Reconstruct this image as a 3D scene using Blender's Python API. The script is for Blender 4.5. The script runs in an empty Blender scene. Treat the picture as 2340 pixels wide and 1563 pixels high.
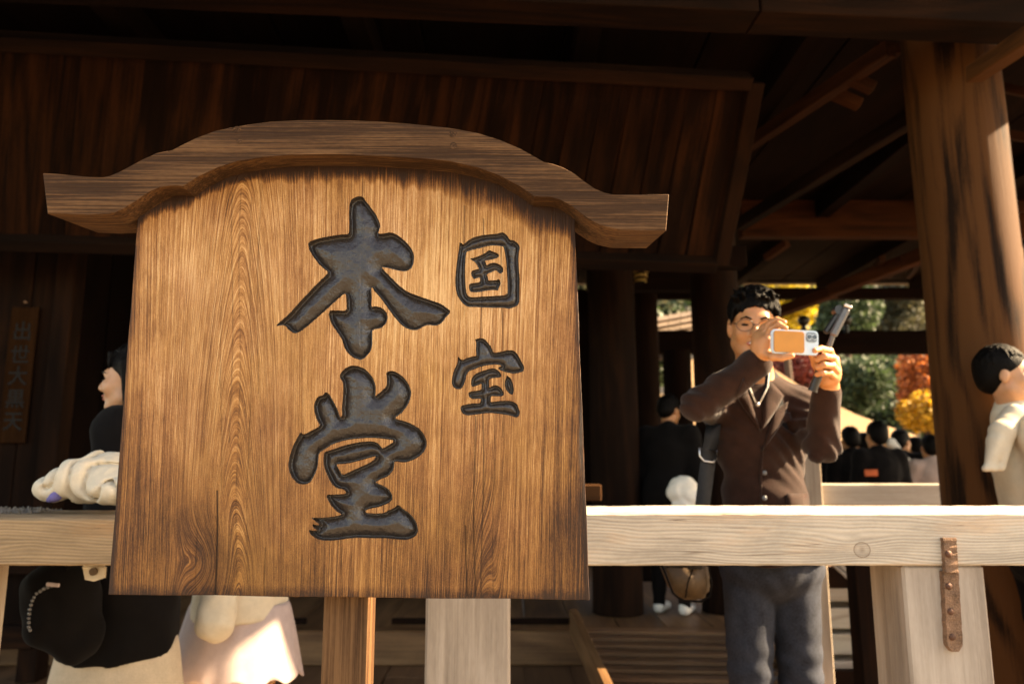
import bpy, bmesh, math, random
import numpy as np
from mathutils import Vector, Matrix
random.seed(7); RNG = np.random.default_rng(7)
C = bpy.context.scene.collection
R = math.radians
# ------------------------------------------------------------------ camera, light, exposure
FPX, PITCH, CAMZ = 1700.0, R(9.37), 1.18
SUN_AZ, SUN_EL = R(91), R(34)          # azimuth from behind the camera towards the right
cam_d = bpy.data.cameras.new('camera'); cam = bpy.data.objects.new('camera', cam_d); C.objects.link(cam)
cam.location = (0, 0, CAMZ); cam.rotation_euler = (R(90) + PITCH, 0, 0)
cam_d.sensor_width = 36; cam_d.lens = 36 * FPX / 2340; cam_d.clip_start = .02; cam_d.clip_end = 500
cam_d.dof.use_dof = True; cam_d.dof.focus_distance = 1.22; cam_d.dof.aperture_fstop = 3.9
sc = bpy.context.scene; sc.camera = cam
w = bpy.data.worlds.new('World'); sc.world = w; w.use_nodes = True
nt = w.node_tree; bg = nt.nodes['Background']; sky = nt.nodes.new('ShaderNodeTexSky')
sky.sky_type = 'NISHITA'; sky.sun_disc = False; sky.sun_elevation = SUN_EL
sun_dir = Vector((math.sin(SUN_AZ) * math.cos(SUN_EL), -math.cos(SUN_AZ) * math.cos(SUN_EL), math.sin(SUN_EL)))
sky.sun_rotation = math.atan2(sun_dir.x, sun_dir.y)
nt.links.new(sky.outputs[0], bg.inputs[0]); bg.inputs[1].default_value = .088
sl = bpy.data.lights.new('sun', 'SUN'); sl.energy = 5; sl.angle = R(.5); sl.color = (1, .88, .70)
so = bpy.data.objects.new('sun', sl); C.objects.link(so); so.rotation_euler = sun_dir.to_track_quat('Z', 'Y').to_euler()
sc.view_settings.view_transform = 'Standard'; sc.view_settings.look = 'None'
sc.view_settings.gamma = 1; sc.view_settings.exposure = 2.72
sc.view_settings.use_white_balance = True; sc.view_settings.white_balance_temperature = 9300; sc.view_settings.white_balance_tint = 14
sc.render.engine = 'CYCLES'; sc.cycles.max_bounces = 8; sc.cycles.diffuse_bounces = 5
try: sc.cycles.use_denoising = True
except Exception: pass
cT, sT = math.cos(PITCH), math.sin(PITCH)
def ray(px, py):
    u, v = (px - 1170) / FPX, (781.5 - py) / FPX
    return Vector((u, cT - v * sT, sT + v * cT))
def P(px, py, Y):
    d = ray(px, py); return Vector((0, 0, CAMZ)) + d * (Y / d.y)
YAW = R(.5); SX0, SY0 = -.25, 1.15
SN = Vector((math.sin(YAW), -math.cos(YAW), 0))     # normal of the sign's face
def On(px, py, off=0.0):
    d = ray(px, py); k = SY0 - math.tan(YAW) * SX0 - off / math.cos(YAW)
    return Vector((0, 0, CAMZ)) + d * (k / (d.y - math.tan(YAW) * d.x))
# ------------------------------------------------------------------ helpers
def WM(o):
    m = Matrix.LocRotScale(o.location, o.rotation_euler, o.scale)
    return WM(o.parent) @ o.matrix_parent_inverse @ m if o.parent else m
def link(name, data, M=None, parent=None):
    o = bpy.data.objects.new(name, data); C.objects.link(o)
    if parent: o.parent = parent; o.matrix_parent_inverse = WM(parent).inverted()
    if M is not None:
        l, r, s = M.decompose(); o.location = l; o.rotation_euler = r.to_euler(); o.scale = s
    return o
def tag(o, label=None, cat=None, group=None, kind=None):
    for k, v in (('label', label), ('category', cat), ('group', group), ('kind', kind)):
        if v: o[k] = v
    return o
def thing(name, loc, label, cat, group=None):
    return tag(link(name, None, Matrix.Translation(Vector(loc))), label, cat, group)
def mesh_obj(name, V, F, mat, parent=None, loc=None, smooth=False):
    loc = Vector(loc) if loc is not None else (WM(parent).translation.copy() if parent else Vector((0, 0, 0)))
    me = bpy.data.meshes.new(name)
    V = np.asarray(V, dtype=float).reshape(-1, 3) - np.array(loc)
    if isinstance(F, np.ndarray) and F.ndim == 2:
        n, k = F.shape
        me.vertices.add(len(V)); me.vertices.foreach_set('co', V.ravel().astype(np.float32))
        me.loops.add(n * k); me.loops.foreach_set('vertex_index', F.ravel().astype(np.int32))
        me.polygons.add(n); me.polygons.foreach_set('loop_start', np.arange(0, n * k, k, dtype=np.int32))
        me.update(calc_edges=True); me.validate()
    else:
        me.from_pydata([tuple(v) for v in V], [], [tuple(f) for f in F])
    if smooth: me.polygons.foreach_set('use_smooth', np.ones(len(me.polygons), dtype=bool))
    if mat: me.materials.append(mat)
    me.update()
    return link(name, me, Matrix.Translation(loc), parent)
def bm_to(name, bm, mat, M, parent=None, smooth=False):
    bmesh.ops.recalc_face_normals(bm, faces=bm.faces)
    me = bpy.data.meshes.new(name); bm.to_mesh(me); bm.free(); me.materials.append(mat)
    if smooth: me.polygons.foreach_set('use_smooth', np.ones(len(me.polygons), dtype=bool))
    return link(name, me, M, parent)
def frame_M(a, b, up=Vector((0, 0, 1))):
    a, b = Vector(a), Vector(b); x = (b - a).normalized(); y = Vector(up).cross(x)
    if y.length < 1e-4: y = Vector((0, 1, 0)).cross(x)
    y.normalize(); z = x.cross(y)
    M = Matrix((x, y, z)).transposed().to_4x4(); M.translation = (a + b) / 2
    return M
def beam(name, a, b, wd, ht, mat, parent=None, up=(0, 0, 1), bev=.004, warp=0):
    a, b = Vector(a), Vector(b); L = (b - a).length
    bm = bmesh.new(); bmesh.ops.create_cube(bm, size=1)
    bmesh.ops.scale(bm, vec=(L, wd, ht), verts=bm.verts)
    if bev: bmesh.ops.bevel(bm, geom=bm.edges[:], offset=min(bev, wd * .3, ht * .3), segments=1, affect='EDGES')
    return bm_to(name, bm, mat, frame_M(a, b, Vector(up)), parent)
def cyl(name, a, b, r0, r1, mat, parent=None, seg=32, rings=1, wob=0, caps=True):
    a, b = Vector(a), Vector(b); L = (b - a).length; V = []; F = []
    ph = random.random() * 9
    for i in range(rings + 1):
        t = i / rings; rr = r0 + (r1 - r0) * t
        for k in range(seg):
            an = 2 * math.pi * k / seg
            q = rr * (1 + wob * (math.sin(3 * an + ph + 2.2 * t) * .5 + math.sin(5 * t * 3.1 + 2 * an + ph) * .5 + .4 * math.sin(7 * an + t * 9)))
            V.append((L * (t - .5), q * math.cos(an), q * math.sin(an)))
    for i in range(rings):
        for k in range(seg):
            k2 = (k + 1) % seg; F.append((i * seg + k, (i + 1) * seg + k, (i + 1) * seg + k2, i * seg + k2))
    if caps: F.append(tuple(range(seg))); F.append(tuple(range(rings * seg + seg - 1, rings * seg - 1, -1)))
    bm = bmesh.new(); vs = [bm.verts.new(v) for v in V]
    for f in F: bm.faces.new([vs[i] for i in f])
    for f in bm.faces:
        if len(f.verts) > 4:
            for e in f.edges: e.smooth = False
    o = bm_to(name, bm, mat, frame_M(a, b), parent, smooth=True)
    return o
def tube(name, pts, r, mat, parent=None, seg=8):
    pts = [Vector(p) for p in pts]; V = []; F = []; n = len(pts); up = Vector((.13, .2, 1)).normalized()
    for i, p in enumerate(pts):
        t = (pts[min(i + 1, n - 1)] - pts[max(i - 1, 0)]).normalized()
        s = t.cross(up).normalized(); u = s.cross(t)
        for k in range(seg):
            an = 2 * math.pi * k / seg; V.append(p + (s * math.cos(an) + u * math.sin(an)) * r)
    for i in range(n - 1):
        for k in range(seg):
            k2 = (k + 1) % seg; F.append((i * seg + k, i * seg + k2, (i + 1) * seg + k2, (i + 1) * seg + k))
    F.append(tuple(range(seg - 1, -1, -1))); F.append(tuple(range((n - 1) * seg, n * seg)))
    return mesh_obj(name, V, F, mat, parent, loc=None if parent else pts[0], smooth=True)
# ------------------------------------------------------------------ materials
def srgb(r, g, b):
    f = lambda c: (c / 255 / 12.92) if c / 255 <= .04045 else ((c / 255 + .055) / 1.055) ** 2.4
    return (f(r), f(g), f(b), 1)
class NB:
    def __init__(s, name):
        s.m = bpy.data.materials.new(name); s.m.use_nodes = True; s.t = s.m.node_tree; s.b = s.t.nodes['Principled BSDF']
    def n(s, ty, **kw):
        d = s.t.nodes.new('ShaderNode' + ty)
        for k, v in kw.items(): setattr(d, k, v)
        return d
    def l(s, a, b): s.t.links.new(a, b)
    def noise(s, vec, scale, detail=4, rough=.55, dist=0):
        d = s.n('TexNoise'); d.inputs['Scale'].default_value = scale; d.inputs['Detail'].default_value = detail
        d.inputs['Roughness'].default_value = rough; d.inputs['Distortion'].default_value = dist
        if vec is not None: s.l(vec, d.inputs['Vector'])
        return d.outputs[0]
    def mapping(s, vec, sc):
        d = s.n('Mapping'); d.inputs['Scale'].default_value = sc; s.l(vec, d.inputs['Vector']); return d.outputs[0]
    def ramp(s, fac, stops):
        d = s.n('ValToRGB'); e = d.color_ramp.elements
        while len(e) < len(stops): e.new(.5)
        for i, (p, c) in enumerate(stops): e[i].position = p; e[i].color = c if len(c) == 4 else (*c, 1)
        s.l(fac, d.inputs[0]); return d.outputs[0]
    def math(s, op, a, b=None, c=None):
        d = s.n('Math', operation=op)
        for i, v in enumerate((a, b, c)):
            if v is None: continue
            if isinstance(v, (int, float)): d.inputs[i].default_value = v
            else: s.l(v, d.inputs[i])
        return d.outputs[0]
    def mix(s, fac, a, b, mode='MIX'):
        d = s.n('Mix', data_type='RGBA', blend_type=mode)
        for i, v in ((0, fac), (6, a), (7, b)):
            if isinstance(v, (int, float)): d.inputs[i].default_value = v
            elif isinstance(v, tuple): d.inputs[i].default_value = v if len(v) == 4 else (*v, 1)
            else: s.l(v, d.inputs[i])
        return d.outputs[2]
    def bump(s, h, strength, dist=.002, prev=None):
        d = s.n('Bump'); d.inputs['Strength'].default_value = strength; d.inputs['Distance'].default_value = dist
        s.l(h, d.inputs['Height'])
        if prev is not None: s.l(prev, d.inputs['Normal'])
        s.l(d.outputs[0], s.b.inputs['Normal']); return d.outputs[0]
    def objco(s, rnd=True):
        tc = s.n('TexCoord')
        if not rnd: return tc.outputs['Object']
        oi = s.n('ObjectInfo'); v = s.n('VectorMath', operation='SCALE'); cb = s.n('CombineXYZ')
        s.l(oi.outputs['Random'], cb.inputs[0]); s.l(oi.outputs['Random'], cb.inputs[1]); cb.inputs[2].default_value = .3
        s.l(cb.outputs[0], v.inputs[0]); v.inputs[3].default_value = 17.3
        a = s.n('VectorMath', operation='ADD'); s.l(tc.outputs['Object'], a.inputs[0]); s.l(v.outputs[0], a.inputs[1])
        return a.outputs[0]
def wood(name, dark, mid, light, sc=1.0, rough=.65, bump=.35, vary=.35, spec=.3, ring=0.5, wb=.55, wf=.33, ff=110):
    b = NB(name); co = b.objco()
    big = b.noise(b.mapping(co, (.9 * sc, 7 * sc, 7 * sc)), 1.0, 5, .6, .8)
    fine = b.noise(b.mapping(co, (3 * sc, ff * sc, ff * sc)), 1.0, 5, .65, .2)
    speck = b.noise(b.mapping(co, (60 * sc, 260 * sc, 260 * sc)), 1.0, 2, .5)
    warp = b.math('MULTIPLY', b.noise(b.mapping(co, (.5 * sc, 3 * sc, 3 * sc)), 1, 3, .5, .4), 60)
    ringv = b.math('MULTIPLY_ADD', b.math('SINE', warp), .5, .5)
    f = b.math('ADD', b.math('MULTIPLY', big, wb), b.math('MULTIPLY', fine, wf))
    f = b.math('ADD', f, b.math('MULTIPLY', ringv, .16 * ring))
    f = b.math('ADD', f, b.math('MULTIPLY', speck, .1))
    col = b.ramp(f, [(.32, dark), (.5, mid), (.68, light)])
    oi = b.n('ObjectInfo'); k = b.math('MULTIPLY_ADD', oi.outputs['Random'], vary, 1 - vary / 2)
    vm = b.n('VectorMath', operation='SCALE'); b.l(col, vm.inputs[0]); b.l(k, vm.inputs[3])
    b.l(vm.outputs[0], b.b.inputs['Base Color'])
    b.b.inputs['Roughness'].default_value = rough; b.b.inputs['Specular IOR Level'].default_value = spec
    b.bump(b.math('ADD', fine, b.math('MULTIPLY', ringv, .3)), bump, .003)
    return b.m
def plain(name, col, rough=.7, spec=.3, metal=0, nscale=40, namt=.25, bump=.15, bdist=.002, sheen=0, stretch=(1, 1, 1)):
    b = NB(name); co = b.mapping(b.objco(), stretch); n1 = b.noise(co, nscale, 5, .6); n2 = b.noise(co, nscale * .12, 3, .5)
    f = b.math('ADD', b.math('MULTIPLY', n1, .5), b.math('MULTIPLY', n2, .5))
    lo = tuple(c * (1 - namt) for c in col[:3]); hi = tuple(min(1, c * (1 + namt)) for c in col[:3])
    b.l(b.ramp(f, [(.3, lo), (.7, hi)]), b.b.inputs['Base Color'])
    b.b.inputs['Roughness'].default_value = rough; b.b.inputs['Specular IOR Level'].default_value = spec
    b.b.inputs['Metallic'].default_value = metal; b.b.inputs['Sheen Weight'].default_value = sheen
    if bump: b.bump(n1, bump, bdist)
    return b.m
def skin(name, col):
    b = NB(name); co = b.objco(); n1 = b.noise(co, 30, 4); n2 = b.noise(co, 400, 3)
    b.l(b.ramp(n1, [(.35, tuple(c * .86 for c in col[:3])), (.65, tuple(col[:3]))]), b.b.inputs['Base Color'])
    b.b.inputs['Roughness'].default_value = .48
    b.b.inputs['Subsurface Weight'].default_value = .25; b.b.inputs['Subsurface Radius'].default_value = (1, .35, .2)
    b.b.inputs['Subsurface Scale'].default_value = .008
    b.bump(n2, .12, .001); return b.m
def leaf(name, c1, c2, c3):
    b = NB(name); g = b.n('NewGeometry'); co = b.objco(); n = b.noise(co, .9, 3)
    f = b.math('ADD', b.math('MULTIPLY', g.outputs['Random Per Island'], .55), b.math('MULTIPLY', n, .5))
    b.l(b.ramp(f, [(.25, c1), (.5, c2), (.8, c3)]), b.b.inputs['Base Color']); b.b.inputs['Roughness'].default_value = .6
    b.b.inputs['Transmission Weight'].default_value = 0
    tr = b.n('BsdfTranslucent'); ms = b.n('MixShader'); ms.inputs[0].default_value = .35
    b.l(b.ramp(f, [(.25, c1), (.5, c2), (.8, c3)]), tr.inputs[0])
    out = b.t.nodes['Material Output']; b.l(b.b.outputs[0], ms.inputs[1]); b.l(tr.outputs[0], ms.inputs[2]); b.l(ms.outputs[0], out.inputs[0])
    return b.m
M = {}
M['cap'] = wood('cap_wood', (.022, .010, .0045), (.052, .024, .0105), (.18, .088, .038), 1.3, .75, 1.0, 0, .15, .5, .20, .66, 260)
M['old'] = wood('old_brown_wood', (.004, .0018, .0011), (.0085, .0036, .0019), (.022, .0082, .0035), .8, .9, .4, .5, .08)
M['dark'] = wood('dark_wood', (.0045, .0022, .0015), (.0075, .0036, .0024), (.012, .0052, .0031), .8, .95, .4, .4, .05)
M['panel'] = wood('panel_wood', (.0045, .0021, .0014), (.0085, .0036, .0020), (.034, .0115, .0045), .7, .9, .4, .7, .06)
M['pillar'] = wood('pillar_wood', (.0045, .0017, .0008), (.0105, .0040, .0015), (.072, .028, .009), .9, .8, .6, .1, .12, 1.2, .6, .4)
M['brace'] = wood('reddish_beam_wood', (.010, .0032, .0012), (.032, .0100, .0034), (.065, .020, .0065), .8, .85, .4, .5, .1)
M['pale'] = wood('pale_weathered_wood', (.18, .125, .085), (.33, .255, .19), (.46, .375, .29), .7, .75, .45, .1, .2, 1.2)
M['post'] = wood('grey_post_wood', (.15, .115, .09), (.28, .225, .18), (.42, .35, .29), .7, .7, .45, .1, .25, .8)
M['floor'] = wood('floor_wood', (.045, .022, .011), (.105, .053, .026), (.17, .09, .047), .6, .5, .3, .35)
M['step'] = wood('step_wood', (.035, .016, .007), (.10, .048, .020), (.19, .10, .045), .7, .55, .4, .2)
M['signpost'] = wood('sign_post_wood', (.014, .006, .0025), (.055, .025, .011), (.15, .075, .034), 1.1, .7, .9, 0, .15, 1, .3, .6, 200)
M['iron'] = plain('rusty_iron', (.20, .115, .072), .8, .3, .3, 260, .75, 1.0, .004)
M['nail'] = plain('rusty_nail', (.10, .045, .028), .6, .4, .4, 300, .4, .6)
M['skin'] = skin('skin', (.52, .225, .095)); M['skin2'] = skin('skin_pale', (.50, .25, .13))
M['hair'] = plain('black_hair', (.003, .0022, .0018), .55, .07, 0, 90, .5, .9, .004, stretch=(3, 3, .6))
M['jacket'] = plain('brown_wool', (.023, .0088, .0054), .92, .12, 0, 260, .4, .9, .0015, .12)
M['sunlitpale'] = wood('sunlit_tone_wood', (.28, .22, .17), (.42, .35, .28), (.55, .48, .40), .7, .75, .4, .1, .2)  # lighter wood standing in for sunlight on the far rail
M['black'] = plain('black_cloth', (.0042, .0032, .003), .9, .1, 0, 300, .3, .3, .001, .02)
M['navy'] = plain('dark_shirt', (.005, .005, .007), .8, .2, 0, 300, .3, .2)
M['white'] = plain('white_cloth', (.72, .68, .60), .85, .2, 0, 350, .08, .3, .001, .1)
M['cream'] = plain('cream_knit', (.62, .53, .40), .9, .15, 0, 420, .1, .6, .001, .1)
M['mauve'] = plain('mauve_skirt_cloth', (.46, .36, .34), .85, .15, 0, 300, .1, .2)
M['creamskirt'] = plain('beige_skirt_cloth', (.52, .42, .31), .85, .15, 0, 200, .15, .3)
M['beige'] = plain('beige_pink_coat', (.42, .30, .25), .9, .15, 0, 200, .15, .3)
M['offwhite'] = plain('offwhite_coat', (.58, .50, .38), .9, .15, 0, 300, .1, .3)
M['jeans'] = plain('washed_denim', (.024, .028, .040), .85, .2, 0, 160, .6, .5, .0015)
M['strap'] = plain('grey_webbing', (.016, .0155, .0165), .75, .3, 0, 600, .3, .4, .0008)
M['steel'] = plain('brushed_steel', (.55, .55, .56), .3, .5, .9, 200, .1, .1)
M['blackplastic'] = plain('black_plastic', (.012, .012, .013), .38, .5, 0, 300, .2, .15)
M['greyplastic'] = plain('grey_plastic', (.10, .10, .105), .35, .5, .3, 300, .2, .1)
M['phone'] = plain('pale_blue_glass', (.50, .60, .68), .25, .5, 0, 200, .03, 0)
M['wallet'] = plain('tan_leather', (.50, .20, .035), .5, .4, 0, 300, .12, .3, .0006)
M['lens'] = plain('dark_lens', (.02, .022, .03), .08, .8, 0, 50, .1, 0)
M['lensring'] = plain('lens_plinth', (.16, .19, .22), .3, .5, 0, 50, .05, 0)
M['olive'] = plain('olive_brown_bag', (.085, .05, .024), .6, .4, 0, 60, .4, .4, .003)
M['bead'] = plain('pale_bead', (.16, .15, .145), .4, .5, 0, 60, .1, 0)
M['purple'] = plain('purple_cloth', (.14, .12, .30), .8, .2, 0, 60, .2, .2)
M['lip'] = plain('lip', (.42, .12, .08), .5, .4, 0, 60, .05, 0)
M['orange'] = plain('orange_patch', (.50, .09, .02), .6, .3, 0, 60, .3, .1)
M['gold'] = plain('gilded_metal', (.62, .42, .14), .35, .5, .6, 60, .3, .3)
M['gravel'] = plain('grey_grit', (.20, .17, .145), .9, .2, 0, 200, .5, 1, .003)
M['plaque'] = wood('plaque_wood', (.012, .0045, .0018), (.020, .0078, .003), (.03, .012, .0045), 1, .95, .2, 0, .04)
M['ink'] = plain('black_ink', (.006, .004, .003), .7, .2, 0, 60, .2, 0)
M['ground'] = plain('sandy_ground', (.17, .14, .11), .95, .15, 0, 9, .25, .6, .01)
M['bark'] = plain('tree_bark', (.06, .04, .028), .9, .2, 0, 12, .4, .8, .02)
M['hill'] = plain('hill_soil', (.03, .035, .015), .95, .1, 0, 2, .4, .5, .1)
M['thatch'] = plain('bark_shingle', (.36, .235, .13), .9, .15, 0, 14, .22, .8, .02, stretch=(1, 1, 3))
M['thatch2'] = plain('weathered_bark_shingle', (.17, .125, .095), .85, .25, 0, 20, .5, 1, .02, stretch=(1, 2, 5))
M['vermilion'] = plain('reddish_board', (.30, .10, .04), .7, .3, 0, 20, .2, .2)
M['plaster'] = plain('grey_plaster', (.30, .25, .20), .9, .2, 0, 8, .15, .3)
M['l_green'] = leaf('green_leaves', (.012, .025, .008), (.035, .060, .022), (.075, .11, .045))
M['l_dark'] = leaf('dark_green_leaves', (.007, .014, .006), (.018, .035, .015), (.045, .07, .03))
M['l_olive'] = leaf('olive_leaves', (.03, .03, .014), (.075, .07, .035), (.13, .12, .065))
M['l_yellow'] = leaf('yellow_leaves', (.17, .12, .01), (.42, .30, .02), (.62, .48, .04))
M['l_orange'] = leaf('orange_leaves', (.14, .035, .012), (.40, .11, .03), (.56, .20, .05))
M['l_red'] = leaf('red_leaves', (.07, .014, .012), (.20, .035, .03), (.32, .07, .05))
M['l_amber'] = leaf('amber_leaves', (.18, .09, .01), (.42, .24, .02), (.6, .38, .04))
# ------------------------------------------------------------------ 2-D noise and polygon distance for the carved board
def vnoise(x, y, seed=0):
    g = np.random.default_rng(seed).random((256, 256)); xi = np.floor(x).astype(int); yi = np.floor(y).astype(int)
    fx, fy = x - xi, y - yi; fx = fx * fx * (3 - 2 * fx); fy = fy * fy * (3 - 2 * fy)
    a = g[xi % 256, yi % 256]; b = g[(xi + 1) % 256, yi % 256]; c = g[xi % 256, (yi + 1) % 256]; d = g[(xi + 1) % 256, (yi + 1) % 256]
    return (a * (1 - fx) + b * fx) * (1 - fy) + (c * (1 - fx) + d * fx) * fy
def fbm(x, y, o=4, seed=0):
    s = 0; a = .5
    for i in range(o): s = s + a * vnoise(x * 2 ** i, y * 2 ** i, seed + i); a *= .5
    return s
def poly_sdf(pts, X, Y):
    """signed distance (inside positive) and nearest contour point, for closed rings pts=[ring,...]"""
    best = np.full(X.shape, 1e9); nx = X.copy(); ny = Y.copy(); ins = np.zeros(X.shape, bool)
    for ring in pts:
        n = len(ring)
        for i in range(n):
            (x0, y0), (x1, y1) = ring[i], ring[(i + 1) % n]
            dx, dy = x1 - x0, y1 - y0; L = dx * dx + dy * dy + 1e-9
            t = np.clip(((X - x0) * dx + (Y - y0) * dy) / L, 0, 1); qx = x0 + t * dx; qy = y0 + t * dy
            d = (X - qx) ** 2 + (Y - qy) ** 2; m = d < best
            best[m] = d[m]; nx[m] = qx[m]; ny[m] = qy[m]
            if y0 != y1: ins ^= ((y0 > Y) != (y1 > Y)) & (X < (x1 - x0) * (Y - y0) / (y1 - y0) + x0)
    return np.sqrt(best) * np.where(ins, 1, -1), nx, ny
def Z(o, s, pts): return [(o[0] + x / s, o[1] + y / s) for x, y in pts]
def chaikin(r, n=1):
    for _ in range(n):
        q = []
        for i in range(len(r)):
            a, b = r[i], r[(i + 1) % len(r)]
            q += [(a[0] * .8 + b[0] * .2, a[1] * .8 + b[1] * .2), (a[0] * .2 + b[0] * .8, a[1] * .2 + b[1] * .8)]
        r = q
    return r
HON = [Z((620, 420), 3.7205, [(668,160),(690,130),(730,108),(775,110),(805,150),(850,210),(890,260),(915,320),(930,360),(915,400),(905,425),(950,425),(1020,412),(1080,440),(1150,500),(1195,555),(1215,610),(1210,680),(1190,720),(1140,748),(1070,738),(1000,718),(930,708),(975,755),(1030,810),(1090,870),(1160,920),(1250,955),(1340,985),(1440,1020),(1490,1055),(1528,1085),(1480,1140),(1445,1190),(1400,1208),(1330,1200),(1290,1215),(1240,1245),(1190,1245),(1130,1220),(1095,1190),(1060,1150),(1000,1070),(940,985),(880,915),(850,870),(855,960),(850,1050),(880,1040),(930,1050),(975,1085),(992,1135),(975,1190),(930,1230),(860,1240),(858,1290),(860,1370),(845,1425),(800,1475),(760,1500),(700,1480),(650,1440),(620,1390),(600,1320),(560,1260),(510,1190),(485,1110),(500,1075),(580,1078),(640,1080),(640,1000),(632,925),(560,985),(480,1060),(400,1130),(320,1200),(240,1262),(200,1275),(150,1245),(115,1200),(30,1212),(90,1160),(150,1110),(240,1010),(340,900),(430,810),(490,755),(420,700),(370,640),(320,560),(312,500),(380,470),(480,450),(590,432),(662,430),(665,340),(660,250)])]
DO = [Z((620, 810), 3.552, [(380,340),(400,335),(420,330),(440,300),(475,330),(510,390),(540,450),(555,505),(575,505),(572,430),(580,360),(585,280),(580,220),(552,180),(570,140),(610,105),(655,88),(710,95),(770,125),(820,180),(848,250),(848,310),(842,340),(880,310),(935,262),(938,200),(930,145),(975,130),(1020,145),(1080,190),(1120,250),(1138,310),(1125,370),(1095,430),(1050,480),(1000,515),(1040,530),(1100,545),(1170,580),(1220,620),(1250,670),(1265,720),(1250,770),(1210,820),(1150,855),(1080,878),(1000,865),(1000,890),(990,940),(950,985),(890,1010),(840,1035),(900,1060),(950,1090),(980,1130),(985,1175),(950,1205),(880,1235),(800,1250),(765,1265),(770,1285),(850,1288),(920,1285),(945,1265),(1000,1245),(1030,1215),(1070,1255),(1120,1285),(1160,1330),(1188,1390),(1192,1440),(1160,1480),(1100,1505),(1020,1500),(940,1490),(820,1490),(700,1485),(600,1495),(500,1510),(410,1508),(360,1490),(320,1460),(300,1420),(350,1430),(372,1425),(340,1400),(325,1372),(385,1388),(390,1375),(350,1345),(322,1322),(400,1325),(500,1315),(580,1300),(520,1265),(475,1210),(440,1135),(520,1135),(610,1130),(595,1095),(530,1085),(490,1050),(460,990),(430,920),(422,850),(430,790),(500,770),(600,735),(700,712),(800,702),(850,710),(890,745),(905,765),(1010,698),(900,682),(800,675),(700,682),(600,695),(500,725),(430,770),(385,800),(380,860),(375,920),(350,980),(320,1030),(280,1055),(220,1050),(175,1010),(150,960),(135,900),(150,820),(180,730),(215,670),(235,630),(265,650),(330,615),(400,580),(370,530),(350,470),(345,410),(360,370)]),
      Z((620, 810), 3.552, [(530,890),(620,885),(720,860),(820,830),(850,825),(830,860),(740,905),(650,945),(575,980),(550,930),(530,895)])]
KOKU = [Z((1010, 510), 7.105, r) for r in (
    [(285,320),(310,318),(340,345),(360,345),(420,290),(480,250),(560,222),(640,200),(760,185),(860,180),(930,165),(985,150),(1020,170),(1070,215),(1100,275),(1180,285),(1250,350),(1265,400),(1250,460),(1240,600),(1250,750),(1260,900),(1258,1100),(1262,1250),(1240,1320),(1180,1360),(1080,1392),(1000,1375),(900,1378),(700,1370),(500,1362),(420,1362),(340,1310),(280,1230),(240,1150),(220,1050),(215,930),(225,800),(240,650),(265,480),(280,400)],
    [(400,460),(500,435),(620,405),(720,378),(800,365),(900,370),(970,378),(1000,385),(1020,480),(1040,600),(1050,760),(1060,900),(1065,1050),(1060,1170),(900,1180),(700,1190),(500,1205),(440,1195),(400,1150),(385,1050),(375,900),(375,700),(385,550)],
    [(455,575),(540,560),(640,520),(720,480),(770,435),(830,465),(900,490),(935,525),(900,565),(830,590),(745,605),(695,610),(715,650),(722,690),(770,660),(850,640),(920,665),(975,700),(1000,750),(985,800),(935,825),(900,790),(870,760),(800,800),(722,830),(745,870),(750,935),(830,930),(905,925),(910,905),(945,930),(955,990),(925,1050),(905,1095),(830,1085),(700,1100),(600,1120),(500,1125),(455,1110),(435,1050),(445,985),(540,970),(620,960),(615,880),(560,895),(510,912),(490,870),(465,820),(490,775),(560,750),(600,740),(575,690),(540,640),(490,610)])]
HOU = [Z((1010, 750), 7.105, r) for r in (
    [(530,190),(580,168),(650,160),(700,185),(760,250),(800,310),(835,400),(930,390),(1050,360),(1150,355),(1210,400),(1260,480),(1300,560),(1335,620),(1330,690),(1280,715),(1160,740),(1060,720),(960,690),(900,655),(930,630),(980,610),(900,590),(820,590),(700,605),(600,635),(520,665),(430,700),(400,750),(380,840),(350,930),(300,990),(240,990),(180,950),(155,890),(165,800),(190,700),(225,620),(255,560),(258,440),(290,490),(330,520),(420,480),(500,458),(560,450),(548,350),(555,260),(548,210)],
    [(480,820),(520,760),(600,715),(700,680),(780,655),(850,650),(910,680),(960,740),(965,785),(920,800),(850,805),(770,820),(765,880),(765,970),(820,935),(880,922),(940,950),(985,1000),(1005,1060),(985,1105),(900,1105),(790,1100),(785,1180),(800,1200),(930,1180),(1050,1175),(1150,1185),(1220,1230),(1245,1300),(1270,1360),(1250,1420),(1200,1452),(1150,1430),(1050,1405),(900,1385),(760,1375),(620,1390),(480,1410),(400,1415),(330,1380),(300,1320),(305,1260),(400,1235),(520,1215),(620,1220),(635,1140),(560,1145),(490,1152),(440,1110),(420,1050),(470,1025),(560,1015),(640,1000),(650,900),(600,915),(530,945),(480,950),(470,890)],
    [(1055,740),(1070,780),(1110,800),(1145,880),(1170,980),(1160,1060),(1130,1078),(1090,1060),(1040,1000),(1015,920),(1025,840),(1050,790)])]
CHARS = [('本', HON, 32, .0115), ('堂', DO, 28, .0110), ('国', KOKU, 10, .0068), ('宝', HOU, 10, .0068)]
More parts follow.
